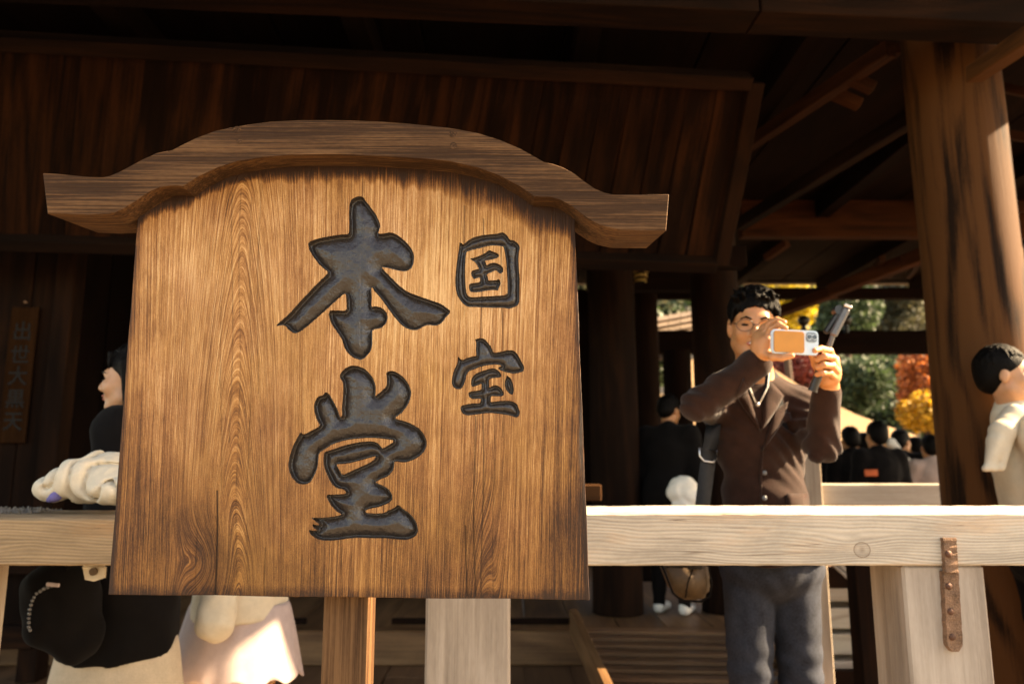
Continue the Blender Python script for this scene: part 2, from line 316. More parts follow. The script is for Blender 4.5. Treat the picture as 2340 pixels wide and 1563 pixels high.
# ------------------------------------------------------------------ the sign
sign_base = On(803, 1365); sign_base = Vector((sign_base.x, sign_base.y + .05, -.1))
sign = thing('sign_board_on_post', sign_base, 'large brown wooden sign with four carved black characters under a curved cap board', 'sign')
def build_sign():
    NX, NY = 560, 500
    xs = np.linspace(0, 1, NX); ys = np.linspace(0, 1, NY)
    U, Vv = np.meshgrid(xs, ys, indexing='ij')
    capx = [200, 300, 340, 418, 500, 603, 757, 865, 1027, 1141, 1221, 1281, 1330, 1420]
    capy = [500, 480, 450, 428, 385, 362, 356, 358, 371, 402, 452, 460, 496, 530]
    xt = 330 + (1303 - 330) * U; yt = np.interp(xt, capx, capy)
    xb = 248 + (1348 - 248) * U; yb = 1358 + 12 * U + 1.3 * np.sin(U * 21) * (vnoise(U * 9, U * 0, 3))
    edge = (vnoise(Vv * 14, U * 0, 5) - .5) * 3
    xl = 316 - .0783 * ((yt + (yb - yt) * Vv) - 490); xr = 1315 + .0395 * ((yt + (yb - yt) * Vv) - 545)
    Yp = yt + (yb - yt) * Vv
    Xp = xl + (xr - xl) * U + edge * (np.exp(-U / .004) + np.exp(-(1 - U) / .004)) * .5
    H = np.zeros_like(Xp); which = np.zeros(Xp.shape, int) - 1; cell = 1.95
    for ci, (ch, rings, W, D) in enumerate(CHARS):
        rings = [chaikin(r) for r in rings]
        ax = np.array([p for r in rings for p in r]); x0, y0 = ax.min(0) - 8; x1, y1 = ax.max(0) + 8
        m = (Xp > x0) & (Xp < x1) & (Yp > y0) & (Yp < y1)
        s, nx, ny = poly_sdf(rings, Xp[m], Yp[m])
        near = np.abs(s) < cell * .55
        X2, Y2 = Xp[m], Yp[m]; X2[near] = nx[near]; Y2[near] = ny[near]; Xp[m] = X2; Yp[m] = Y2
        s = np.where(near, 0, s); ss = np.clip(s, 0, None)
        wall = np.clip(ss / 3.0, 0, 1); dome = np.clip((ss - 4.5) / W, 0, 1) ** .75; dome = dome * (1.25 - .25 * dome)
        lump = ((fbm(X2 / 7.0, Y2 / 7.0, 3, 11) - .45) * .0014 + (fbm(X2 / 28.0, Y2 / 28.0, 2, 12) - .4) * .004) * np.clip(ss / 6, 0, 1)
        h = -D * wall + D * .90 * dome + lump
        h = np.where(s > 0, h, 0); H[m] = h
        wh = which[m]; wh[s > 0] = ci; which[m] = wh
    # growth-ring field (in photograph-sized units), wood stains, paler middle and darker band along the cap
    X, Y = Xp, Yp
    g = X + 26 * (fbm(X / 260, Y / 900, 3, 21) - .5)
    c1 = np.exp(-((X - 545 + .02 * (Y - 800)) / 95) ** 2); s5 = np.sqrt((X - 545 + .03 * (Y - 800)) ** 2 + 26 ** 2); g = s5 + 22 * (fbm(X / 260, Y / 900, 3, 21) - .5) - .20 * (Y - 400) * np.exp(-(s5 / 105) ** 2)
    r2 = ((X - 472) / 48) ** 2 + ((Y - 1290) / 85) ** 2; g = g + 120 * np.exp(-r2)
    r3 = ((X - 553) / 40) ** 2 + ((Y - 1330) / 130) ** 2; g = g - 55 * np.exp(-r3)
    c2 = np.exp(-((X - 1090) / 42) ** 2); g = g + c2 * .16 * np.clip(Y - 1100, 0, None) + 14 * c2
    g = g + 5 * (fbm(X / 40, Y / 220, 3, 31) - .5) * (1 + 2.5 * np.exp(-r2) + 1.6 * np.exp(-r3) + 1.2 * c1)
    tone = np.full(X.shape, .205)
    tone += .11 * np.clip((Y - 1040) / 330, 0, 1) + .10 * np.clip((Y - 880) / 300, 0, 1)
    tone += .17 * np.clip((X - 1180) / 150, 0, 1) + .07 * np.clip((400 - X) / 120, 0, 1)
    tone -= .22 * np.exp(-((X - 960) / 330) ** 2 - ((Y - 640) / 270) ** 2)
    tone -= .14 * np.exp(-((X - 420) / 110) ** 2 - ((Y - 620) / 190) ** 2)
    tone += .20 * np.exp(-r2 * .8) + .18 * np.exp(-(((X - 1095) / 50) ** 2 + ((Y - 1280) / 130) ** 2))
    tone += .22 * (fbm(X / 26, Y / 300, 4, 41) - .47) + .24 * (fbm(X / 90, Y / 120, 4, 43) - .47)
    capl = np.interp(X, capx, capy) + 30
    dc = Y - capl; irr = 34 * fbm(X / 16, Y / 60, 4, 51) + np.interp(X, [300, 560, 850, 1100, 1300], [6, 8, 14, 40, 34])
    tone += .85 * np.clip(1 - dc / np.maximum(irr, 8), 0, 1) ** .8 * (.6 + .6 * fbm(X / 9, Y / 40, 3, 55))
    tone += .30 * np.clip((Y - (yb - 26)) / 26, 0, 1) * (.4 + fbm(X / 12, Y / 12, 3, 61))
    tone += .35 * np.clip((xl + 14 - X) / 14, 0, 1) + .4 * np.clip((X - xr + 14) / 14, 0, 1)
    d_ch = np.zeros_like(X)
    warm = .5 + .9 * (fbm(X / 70, Y / 110, 3, 71) - .5) + .3 * np.exp(-((X - 1130) / 60) ** 2 - ((Y - 500) / 60) ** 2) + .25 * np.clip((Y - 950) / 400, 0, 1) + .4 * np.exp(-r3)
    crack = np.zeros_like(X)
    for cx, ya, yb_, wd, a in ((826, 395, 830, 1.0, .8), (1058, 470, 556, 1.1, .8), (1102, 500, 1362, 1.2, .9), (1128, 700, 1362, .9, .6), (1148, 545, 1000, 1.0, .8), (1085, 950, 1362, 1.3, .9), (1066, 1200, 1362, 1.4, 1), (497, 1120, 1362, 1.9, 1.1),
                              (455, 1180, 1350, .9, .6), (545, 430, 1340, .9, .55), (570, 450, 1340, .9, .5), (527, 440, 1010, 1.0, .6), (588, 420, 900, .9, .5), (612, 1250, 1362, 1.1, .7), (778, 1230, 1362, 1, .5), (505, 700, 1120, .9, .5), (1020, 1230, 1362, 1.2, .6), (720, 1190, 1340, .8, .4)):
        dxc = X - cx - 3 * np.sin(Y / 90. + cx) + .012 * (Y - 900) * (cx < 700)
        crack += a * np.exp(-(dxc / wd) ** 2) * ((Y > ya) & (Y < yb_))
    crack = np.clip(crack, 0, 1.1); H = H - .0011 * np.clip(crack, 0, 1)
    # shallow ridge relief and weathered unevenness
    H = H + np.where(which < 0, .0009 * (fbm(g / 60, Y / 500, 3, 81) - .5), 0)
    # to the plane of the board
    u = (Xp - 1170) / FPX; v = (781.5 - Yp) / FPX
    dx, dy, dz = u, cT - v * sT, sT + v * cT
    t = (SY0 - math.tan(YAW) * SX0) / (dy - math.tan(YAW) * dx)
    V = np.stack([dx * t + SN.x * H, dy * t + SN.y * H, CAMZ + dz * t], -1).reshape(-1, 3)
    idx = np.arange(NX * NY).reshape(NX, NY)
    F = np.stack([idx[:-1, :-1], idx[:-1, 1:], idx[1:, 1:], idx[1:, :-1]], -1).reshape(-1, 4)
    fw = np.stack([which.reshape(-1)[F[:, k]] for k in range(4)], -1).max(1)
    def sub(name, Fs, mat, extra=None, attrs=True):
        used, inv = np.unique(Fs, return_inverse=True); Fn = inv.reshape(Fs.shape); VV = V[used]
        n0 = len(VV)
        if extra is not None: VV, Fn = extra(VV, Fn, {int(a): i for i, a in enumerate(used)})
        o = mesh_obj(name, VV, Fn, mat, sign, smooth=True)
        if attrs:
            me = o.data
            def put(nm, arr):
                a = me.attributes.new(nm, 'FLOAT', 'POINT'); q = np.zeros(len(me.vertices), np.float32); q[:n0] = arr.reshape(-1)[used]
                q[n0:] = arr.reshape(-1)[used][0]; a.data.foreach_set('value', q)
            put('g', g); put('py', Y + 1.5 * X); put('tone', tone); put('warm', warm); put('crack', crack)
        return o
    def skirt(VV, Fn, mp):
        ring = [int(i) for i in idx[:, 0]] + [int(i) for i in idx[-1, 1:]] + [int(i) for i in idx[-2::-1, -1]] + [int(i) for i in idx[0, -2:0:-1]]
        r = np.array([mp[i] for i in ring]); n0 = len(VV); back = VV[r] - np.array(SN) * .034
        k = len(r); q = np.arange(k); q2 = (q + 1) % k
        S = np.stack([r[q], r[q2], n0 + q2, n0 + q], -1)
        cen = back.mean(0)[None]; VV = np.vstack([VV, back, cen]); ci = n0 + k
        T = np.stack([n0 + q, n0 + q2, np.full(k, ci), np.full(k, ci)], -1)
        return VV, np.vstack([Fn, S]) if False else np.vstack([Fn, S])
    b = NB('carved_board_wood')
    def at(n): a = b.n('Attribute'); a.attribute_name = n; return a.outputs['Fac']
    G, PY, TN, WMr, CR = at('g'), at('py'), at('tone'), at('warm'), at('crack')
    def vec(sx, sy):
        c = b.n('CombineXYZ'); b.l(b.math('MULTIPLY', G, sx), c.inputs[0]); b.l(b.math('MULTIPLY', PY, sy), c.inputs[1]); return c.outputs[0]
    lines = b.noise(vec(.40, .0022), 1, 2, .6); mid = b.noise(vec(.12, .0015), 1, 3, .6); fine = b.noise(vec(1.0, .03), 1, 2, .5)
    tc = b.n('TexCoord'); speck = b.noise(b.mapping(tc.outputs['Object'], (900, 900, 420)), 1, 3, .7); blot = b.noise(b.mapping(tc.outputs['Object'], (70, 70, 22)), 1, 4, .6)
    f = b.math('ADD', b.math('MULTIPLY', lines, .70), b.math('MULTIPLY', mid, .25)); f = b.math('ADD', f, b.math('MULTIPLY', fine, .40))
    f = b.math('ADD', f, b.math('MULTIPLY', speck, .30)); f = b.math('ADD', f, b.math('MULTIPLY', blot, .18))
    f = b.math('MULTIPLY_ADD', f, 1.0, -.91); f = b.math('MULTIPLY', f, 1.65)
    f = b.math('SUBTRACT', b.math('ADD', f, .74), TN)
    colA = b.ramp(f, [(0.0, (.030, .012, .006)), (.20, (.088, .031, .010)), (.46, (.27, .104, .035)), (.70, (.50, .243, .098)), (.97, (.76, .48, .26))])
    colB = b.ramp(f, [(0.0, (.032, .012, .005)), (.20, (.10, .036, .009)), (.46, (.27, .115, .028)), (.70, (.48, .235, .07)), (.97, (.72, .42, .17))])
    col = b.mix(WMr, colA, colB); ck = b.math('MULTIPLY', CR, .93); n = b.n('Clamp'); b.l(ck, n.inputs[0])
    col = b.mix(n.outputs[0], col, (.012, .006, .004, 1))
    b.l(col, b.b.inputs['Base Color']); b.b.inputs['Roughness'].default_value = .62; b.b.inputs['Specular IOR Level'].default_value = .3
    p = b.bump(b.math('ADD', lines, b.math('MULTIPLY', fine, .8)), .9, .0022); b.bump(speck, .35, .0006, p)
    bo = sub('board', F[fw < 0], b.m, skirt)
    # black lacquer
    L = NB('black_lacquer'); co = L.objco(False); a1 = L.noise(co, 260, 3, .65); a2 = L.noise(co, 130, 2); a3 = L.noise(L.mapping(co, (160, 160, 12)), 1, 3)
    L.l(L.ramp(a2, [(.3, (.022, .0150, .0115)), (.7, (.034, .025, .020))]), L.b.inputs['Base Color'])
    L.l(L.math('MULTIPLY_ADD', a3, .25, .18), L.b.inputs['Roughness']); L.b.inputs['Specular IOR Level'].default_value = .6
    p = L.bump(a1, .6, .0014); L.bump(a2, .3, .002, p)
    for ci, (ch, *_r) in enumerate(CHARS):
        o = sub('character', F[fw == ci], L.m, attrs=False)
        tag(o, ['large carved character of five thick strokes, upper of the big pair', 'large carved character with open box and base bar, lower of the big pair', 'small carved character enclosed in a square frame', 'small carved character under a roof stroke'][ci])
build_sign()
top = [(97,396),(138,398.6),(203,405),(235,406),(252,404),(272,394),(295,382),(326,365),(357,350),(381.5,345),(395,345),(418,331),(449,316),(495,299),(526,291.5),(551,290),(560,286),(618,279),(680,275.5),(757,275),(800,276),(865,278.6),(930,283),(1027,293),(1050,297),(1092,305),(1141,320),(1190,341),(1222,359),(1243,373),(1264,375),(1287,383),(1313,398),(1336,416),(1359,433.5),(1381,442.6),(1404,445.5),(1470,445),(1529,444)]
bot = [(1522.6,527),(1470,527),(1417,526),(1385,519.6),(1359,508),(1336,493.6),(1307,471),(1281,455),(1268,451),(1255,450),(1238,450),(1221,450),(1190,427),(1141,399),(1092,383),(1027,368.5),(962,362),(865,356.5),(800,354),(757,353),(665,354),(603,359),(541.5,368.5),(495,382),(449,404),(418,427),(404,424),(388,423),(366,426),(341.5,438),(311,459),(280,479),(265,485),(249,489),(203,491),(108,488.5)]
def build_cap():
    prof = top + bot; n = len(prof)
    bm = bmesh.new(); fr = [bm.verts.new(On(x, y, .045)) for x, y in prof]
    shift = {0: .012, n - 1: .012, len(top) - 1: .004, len(top): -.006}
    bk = [bm.verts.new(Vector(v.co) - SN * .096 + Vector((shift.get(i, 0) * 2.2, 0, 0))) for i, v in enumerate(fr)]
    bm.faces.new(fr)
    bm.faces.new(list(reversed(bk)))
    for i in range(n): bm.faces.new((fr[i], bk[i], bk[(i + 1) % n], fr[(i + 1) % n]))
    fe = [e for e in bm.edges if e.verts[0] in fr and e.verts[1] in fr]
    bmesh.ops.bevel(bm, geom=fe, offset=.0012, segments=1, affect='EDGES')
    base = WM(sign).translation
    bmesh.ops.translate(bm, verts=bm.verts, vec=-base)
    bmesh.ops.triangulate(bm, faces=[f for f in bm.faces if len(f.verts) > 8])
    o = bm_to('cap_board', bm, M['cap'], Matrix.Translation(base), sign)
    # plugged peg holes in the cap face
    for px, py, r in ((1035, 306, .006), (1036, 333, .0055), (541, 296, .0055), (548, 322, .005)):
        p = On(px, py, .0455); cyl('peg', p, p - SN * .01, r, r, M['cap'], o, 16)
build_cap()
_pp = On(803, 1300, -.062)
beam('post', Vector((_pp.x, _pp.y, On(803, 400).z)), Vector((_pp.x, _pp.y, -.1)), .048, .072, M['signpost'], sign, up=(1, 0, 0))
# ------------------------------------------------------------------ setting: ground, deck
g = mesh_obj('ground', [(-200, -200, -.1), (200, -200, -.1), (200, 200, -.1), (-200, 200, -.1)], [(0, 1, 2, 3)], M['ground']); tag(g, kind='structure')
deck = tag(link('floor', None, Matrix.Translation((0, 5, 0))), kind='structure')
beam('joist', (-7, 5.6, -.07), (8, 5.6, -.07), 8.0, .052, M['dark'], deck)
x = -3.1; sh = None
while x < 5.2:
    wd = random.uniform(.24, .31); y0 = 1.62; ang = random.uniform(-.01, .01)
    for (ya, yb) in ((1.62, 1.62 + random.uniform(2.6, 4.6)), (None, 9.4)):
        if ya is None: ya = last
        last = yb + .004
        beam('plank', (x + wd / 2, ya, -.02 + random.uniform(-.002, .002)), (x + wd / 2 + ang, yb, -.02), wd - .007, .036, M['floor'], deck, bev=.004)
    x += wd
# ------------------------------------------------------------------ temple hall
hall = thing('temple_hall', (0, 4.7, 0), 'dark timber temple hall with boarded walls, heavy beams and round pillars behind the sign', 'temple hall')
# raised inner floor with its front beam
beam('step_beam', (-6, 4.74, .10), (1.36, 4.74, .10), .12, .20, M['step'], hall, bev=.008)
x = -3.4
while x < 1.25:
    wd = .29; beam('plank', (x + wd / 2, 4.805, .183), (x + wd / 2, 6.6, .183), wd - .006, .03, M['step'], hall); x += wd
for a, b in ((895, 1120), (560, 700)):
    p, q = P(a, 1419, 4.65), P(b, 1419, 4.65); beam('iron_bar', (p.x, 4.655, p.z), (q.x + (.55 if a > 700 else 0), 4.655, p.z), .035, .034, M['old'], hall)
# left wall with plaque, recess wall behind
def wall(x0, x1, y, z0, z1, mat, par, wd=.27, name='plank'):
    x = x0
    while x < x1 - .01:
        k = min(wd * random.uniform(.85, 1.15), x1 - x)
        beam(name, (x + k / 2, y + random.uniform(-.004, .004), z0), (x + k / 2, y, z1), .03, k - .006, mat, par, up=(1, 0, 0), bev=.004); x += k
xl = P(150, 900, 4.4).x
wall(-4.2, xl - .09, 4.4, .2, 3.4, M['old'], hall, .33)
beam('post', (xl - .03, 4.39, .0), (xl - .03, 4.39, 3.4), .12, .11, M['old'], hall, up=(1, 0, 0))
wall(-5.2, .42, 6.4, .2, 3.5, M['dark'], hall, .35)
beam('sill', (-4.2, 4.36, .24), (xl, 4.36, .24), .1, .12, M['old'], hall)
beam('sill', (-4.2, 4.35, .62), (xl, 4.35, .62), .06, .09, M['old'], hall)
# big hanging boarded shutter behind the sign
TL, TR, BR, BL = P(-420, 66, 3.15), P(1708, 182, 3.55), P(1630, 596, 4.15), P(-420, 530, 3.9)
sh = thing('hanging_shutter', (TL + TR) / 2, 'long dark boarded shutter hanging slanted above and behind the sign', 'shutter')
nrm = (TR - TL).cross(BL - TL).normalized()
N_ = 30
for i in range(N_):
    a, b = i / N_, (i + 1) / N_ - .0012
    q = [TL.lerp(TR, a), TL.lerp(TR, b), BL.lerp(BR, b), BL.lerp(BR, a)]; off = nrm * random.uniform(-.004, .004)
    top_, bot_ = (q[0] + q[1]) / 2 + off, (q[3] + q[2]) / 2 + off
    beam('plank', top_, bot_, ((q[0] - q[1]).length + (q[2] - q[3]).length) / 2, .024, M['panel'], sh, up=nrm, bev=.003)
fo = -nrm * .035 if (-nrm).y < 0 else nrm * .035
beam('frame_rail', TL + fo, TR + fo, .07, .10, M['old'], sh, up=(TL - BL).cross(TR - TL))
beam('frame_rail', BL + fo, BR + fo, .07, .10, M['old'], sh, up=(TL - BL).cross(TR - TL))
beam('frame_rail', TR + fo * 1.1 + Vector((.03, 0, 0)), BR + fo * 1.1 + Vector((.03, 0, 0)), .08, .06, M['old'], sh, up=nrm)
# ceiling and eave
XE = 3.38
def ceil():
    x = -5.3
    while x < 6.5:
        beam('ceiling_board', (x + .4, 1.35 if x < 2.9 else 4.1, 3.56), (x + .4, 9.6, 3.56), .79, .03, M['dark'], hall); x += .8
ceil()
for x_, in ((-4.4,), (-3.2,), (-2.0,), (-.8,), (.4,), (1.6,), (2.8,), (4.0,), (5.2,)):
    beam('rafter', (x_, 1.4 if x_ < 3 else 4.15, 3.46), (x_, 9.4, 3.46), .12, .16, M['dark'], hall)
a, b = P(1720, 48, 2.72), P(2060, 50, 2.80); c = P(300, -44, 2.55)
mM = M['old']
beam('eave_beam', c + Vector((-2, 0, .14)), a + Vector((0, 0, .10)), .16, .22, M['old'], hall); beam('eave_beam', a + Vector((.004, 0, .10)), Vector((3.4, 2.9, a.z + .10)), .16, .22, mM, hall)
# roof slab above the ceiling (closes the hall to the sky); unseen edges shaped to steer sun and shade
ol = [(-9, 1.3), (XE, 1.3), (XE, 4.05), (9, 4.05), (9, 9.9), (-9, 9.9)]; il = [(-9, 3.2), (2.4, 3.2), (2.4, 5.6), (9, 5.6), (9, 8.4), (-9, 8.4)]
V = [(x, y, 3.60) for x, y in ol] + [(x, y, 3.74) for x, y in ol] + [(x, y, 5.0) for x, y in il]; n6 = 6
F = [tuple(range(5, -1, -1)), tuple(range(12, 18))]
for q in (0, 6):
    for i in range(6): F.append((q + i, q + (i + 1) % 6, q + 6 + (i + 1) % 6, q + 6 + i))
mesh_obj('roof', V, F, M['thatch2'], hall)
beam('sun_blocker_board', (XE - .12, 3.13, 3.24), (XE - .12, 3.62, 3.24), .14, .76, M['old'], hall)  # added out-of-view board keeping sun off the upper right pillar
# pillars
def pillar(pxc, Y, r, z0=0, z1=3.4, wob=.012, mat='pillar', taper=.94):
    X = (pxc - 1170) / FPX * Y
    return cyl('pillar', (X, Y, z0), (X, Y, z1), r, r * taper, M[mat], hall, 48, 40, wob)
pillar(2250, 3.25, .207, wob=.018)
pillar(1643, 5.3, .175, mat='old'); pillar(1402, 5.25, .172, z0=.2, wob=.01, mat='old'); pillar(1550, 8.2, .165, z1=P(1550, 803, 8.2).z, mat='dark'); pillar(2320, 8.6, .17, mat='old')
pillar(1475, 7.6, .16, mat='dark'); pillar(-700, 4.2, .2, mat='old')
# bracket cut seat at the head of the right pillar, and the diagonal members
def mb(name, p, q, w, h, mat='brace', par=None, up=(0, 0, 1)): return beam(name, P(*p), P(*q), w, h, M[mat], par or hall, up=up)
mb('brace', (1690, 345, 4.9), (2035, 112, 3.5), .07, .085); mb('brace', (1690, 513, 6.0), (2095, 262, 4.1), .08, .10, 'old')
mb('brace', (1745, 725, 7.9), (1905, 668, 7.2), .12, .10); mb('brace', (1900, 665, 7.2), (2130, 575, 6.2), .10, .12)
for p, q in (((1935, 176, 3.8), (1995, 203, 3.8)), ((1900, 212, 4.0), (1965, 240, 4.0)), ((2000, 112, 3.7), (2055, 118, 3.7)), ((1750, 590, 6.4), (1800, 555, 6.2))):
    mb('bracket_arm', p, q, .06, .06)
for px in (1985, 2030, 2075, 2115): mb('rafter_end', (px, 632, 7.2), (px + 32, 590, 6.4), .05, .05)
xr = P(2340, 500, 7).x + 1.2
def hb(name, px0, py, Y, h, x1=None, mat='brace', px1=None, d=.12):
    p = P(px0, py, Y); q = P(px1, py, Y).x if px1 else xr
    return beam(name, (p.x, Y, p.z), (q, Y, p.z), d, h, M[mat], hall, bev=.006)
hb('tie_beam', 1690, 503, 6.5, .34); hb('tie_beam', 1860, 402, 6.9, .07, mat='old'); hb('tie_beam', 1450, 672, 8.5, .13, mat='dark', px1=2500)
hb('tie_beam', 1455, 783, 8.6, .27, mat='dark', px1=2400, d=.14)
hb('tie_beam', 1690, 180, 4.6, .10, mat='dark'); hb('tie_beam', 1340, 590, 4.5, .13, mat='dark', px1=1700)
hb('tie_beam', 1340, 640, 6.8, .22, mat='dark', px1=1660)
mb('brace', (2225, 172, 2.9), (2420, 40, 2.4), .07, .07, 'pillar')
for py in (200, 305, 470): mb('brace', (2285, py, 4.2), (2420, py + 38 - py * .05, 4.0), .06, .05)
wall(P(2360, 900, 9.2).x, 7.4, 9.2, 0, 3.4, M['old'], hall, .4)
wall(P(1600, 300, 9.3).x - .6, P(2150, 300, 9.3).x + .6, 9.3, P(1800, 640, 9.3).z, 3.5, M['dark'], hall, .4)
wall(.40, P(1452, 800, 9.3).x, 9.3, 0, 3.4, M['dark'], hall, .4)
beam('back_board', (.42, 9.36, 1.7), (P(1452, 800, 9.36).x, 9.36, 1.7), .02, 3.38, M['dark'], hall); beam('back_board', (-5.2, 6.45, 1.85), (.42, 6.45, 1.85), .02, 3.3, M['dark'], hall)
# small ledge block left of the far pillar (lit end of a beam)
pb = P(1352, 1125, 3.9); beam('beam_end', (pb.x - .1, 3.9, pb.z), (pb.x + .045, 3.9, pb.z), .1, .08, M['pillar'], hall)
# ------------------------------------------------------------------ near railing
Yn = 1.75; zt = P(1170, 1172, Yn).z; zb = P(1170, 1292, Yn).z
rail = thing('near_railing', (0, Yn + .1, 0), 'thick pale wooden railing with square posts crossing the whole view behind the sign', 'railing')
def board_bar(name, x0, x1, y0, y1, z0, z1, mat, par, nx=60, bev=.004):
    # long bar with a slightly uneven, worn upper edge
    bm = bmesh.new(); prof = [(y0, z0 + bev), (y0, z1 - bev), (y0 + bev, z1), (y1 - bev, z1), (y1, z1 - bev), (y1, z0 + bev), (y1 - bev, z0), (y0 + bev, z0)]
    xc = (x0 + x1) / 2; rows = []
    for i in range(nx + 1):
        x = x0 + (x1 - x0) * i / nx; n1 = .0005 * math.sin(i * 1.7) + random.uniform(-.0005, .0005)
        rows.append([bm.verts.new((x - xc, y - (y0 + y1) / 2, z - (z0 + z1) / 2 + (n1 if z > (z0 + z1) / 2 else n1 * .6))) for y, z in prof])
    for a, b in zip(rows, rows[1:]):
        for k in range(8): bm.faces.new((a[k], a[(k + 1) % 8], b[(k + 1) % 8], b[k]))
    bm.faces.new(rows[0]); bm.faces.new(rows[-1][::-1])
    return bm_to(name, bm, mat, Matrix.Translation((xc, (y0 + y1) / 2, (z0 + z1) / 2)), par)
xj = P(1010, 1200, Yn).x; yback = 2.07
# pale rail wood with a knot and running grain
def rail_wood(name, tint, knot=None):
    b = NB(name); co = b.objco(False); sp = b.n('SeparateXYZ'); b.l(co, sp.inputs[0]); x, y, z = sp.outputs
    wv = b.math('MULTIPLY', b.math('SUBTRACT', b.noise(b.mapping(co, (1.6, 4, 5)), 1, 3, .5), .5), .09)
    zz = b.math('ADD', z, wv)
    if knot:
        dx = b.math('DIVIDE', b.math('SUBTRACT', x, knot[0]), .075); dz = b.math('DIVIDE', b.math('SUBTRACT', z, knot[1]), .022)
        r2 = b.math('ADD', b.math('MULTIPLY', dx, dx), b.math('MULTIPLY', dz, dz)); e = b.math('POWER', 2.718, b.math('MULTIPLY', r2, -.55))
        zz = b.math('ADD', zz, b.math('MULTIPLY', b.math('MULTIPLY', e, dz), .020))
    rg = b.math('MULTIPLY_ADD', b.math('SINE', b.math('MULTIPLY', zz, 820)), .5, .5)
    cx = b.n('CombineXYZ'); b.l(b.math('MULTIPLY', x, 1.4), cx.inputs[0]); b.l(b.math('MULTIPLY', y, 60), cx.inputs[1]); b.l(b.math('MULTIPLY', zz, 90), cx.inputs[2])
    n1 = b.noise(cx.outputs[0], 1, 4, .6); n2 = b.noise(b.mapping(co, (3, 9, 14)), 1, 4, .6); sk = b.noise(b.mapping(co, (120, 420, 420)), 1, 2)
    f = b.math('ADD', b.math('MULTIPLY', rg, .16), b.math('MULTIPLY', n1, .42)); f = b.math('ADD', f, b.math('MULTIPLY', n2, .38)); f = b.math('ADD', f, b.math('MULTIPLY', sk, .12))
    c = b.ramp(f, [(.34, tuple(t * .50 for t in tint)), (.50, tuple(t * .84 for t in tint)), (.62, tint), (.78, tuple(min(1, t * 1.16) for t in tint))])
    c = b.mix(b.ramp(n2, [(.5, (0, 0, 0)), (.68, (.55, .55, .55))]), c, (tint[0] * .98, tint[1] * .66, tint[2] * .42, 1))
    ckn = b.noise(b.mapping(co, (.9, 20, 42)), 1, 2, .4, .3); cm = b.ramp(ckn, [(.492, (0, 0, 0)), (.5, (.8, .8, .8)), (.508, (0, 0, 0))]); cs = b.ramp(b.noise(b.mapping(co, (1.3, 5, 9)), 1, 2), [(.46, (0, 0, 0)), (.56, (1, 1, 1))])
    cf = b.mix(1.0, cm, cs, 'MULTIPLY'); c = b.mix(cf, c, (.10, .06, .035, 1))
    dirt = b.ramp(b.noise(b.mapping(co, (7, 20, 26)), 1, 5, .7), [(.46, (0, 0, 0)), (.72, (.7, .7, .7))]); c = b.mix(dirt, c, tuple(t * .55 for t in tint) + (1,))
    if knot:
        kx = b.math('DIVIDE', b.math('SUBTRACT', x, knot[0]), .020); kz = b.math('DIVIDE', b.math('SUBTRACT', z, knot[1]), .018)
        kr = b.math('SQRT', b.math('ADD', b.math('MULTIPLY', kx, kx), b.math('MULTIPLY', kz, kz)))
        c = b.mix(b.ramp(kr, [(0, (.55, .55, .55)), (.5, (.12, .12, .12)), (.82, (.2, .2, .2)), (.95, (.8, .8, .8)), (1.0, (0, 0, 0))]), c, (.12, .07, .04, 1))
    b.l(c, b.b.inputs['Base Color']); b.b.inputs['Roughness'].default_value = .72; b.b.inputs['Specular IOR Level'].default_value = .25
    b.bump(b.math('ADD', b.math('MULTIPLY', rg, .6), n1), .45, .0015); return b.m
xk = P(1970, 1256, Yn)
xrE, xlE = 2.05, -1.9
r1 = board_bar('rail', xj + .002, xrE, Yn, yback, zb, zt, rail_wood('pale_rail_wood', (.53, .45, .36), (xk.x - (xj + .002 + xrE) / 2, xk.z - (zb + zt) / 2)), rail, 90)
r2 = board_bar('rail', xlE, xj - .002, Yn, yback, zb, zt - .012, rail_wood('shaded_tan_rail_wood', (.33, .225, .13)), rail, 70)  # darker left half: weathered wood with its shade painted into the tint
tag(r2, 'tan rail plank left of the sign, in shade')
def rpost(px0, px1, mat='post', side=.165):
    x0, x1 = P(px0, 1300, Yn + .012).x, P(px1, 1300, Yn + .012).x
    return beam('post', ((x0 + x1) / 2, Yn + .012 + side / 2, zb - .001), ((x0 + x1) / 2, Yn + .012 + side / 2, 0), side, x1 - x0, M[mat], rail, up=(1, 0, 0), bev=.006)
rpost(974, 1166); rpost(2062, 2250); rpost(-275, -84, 'pale')
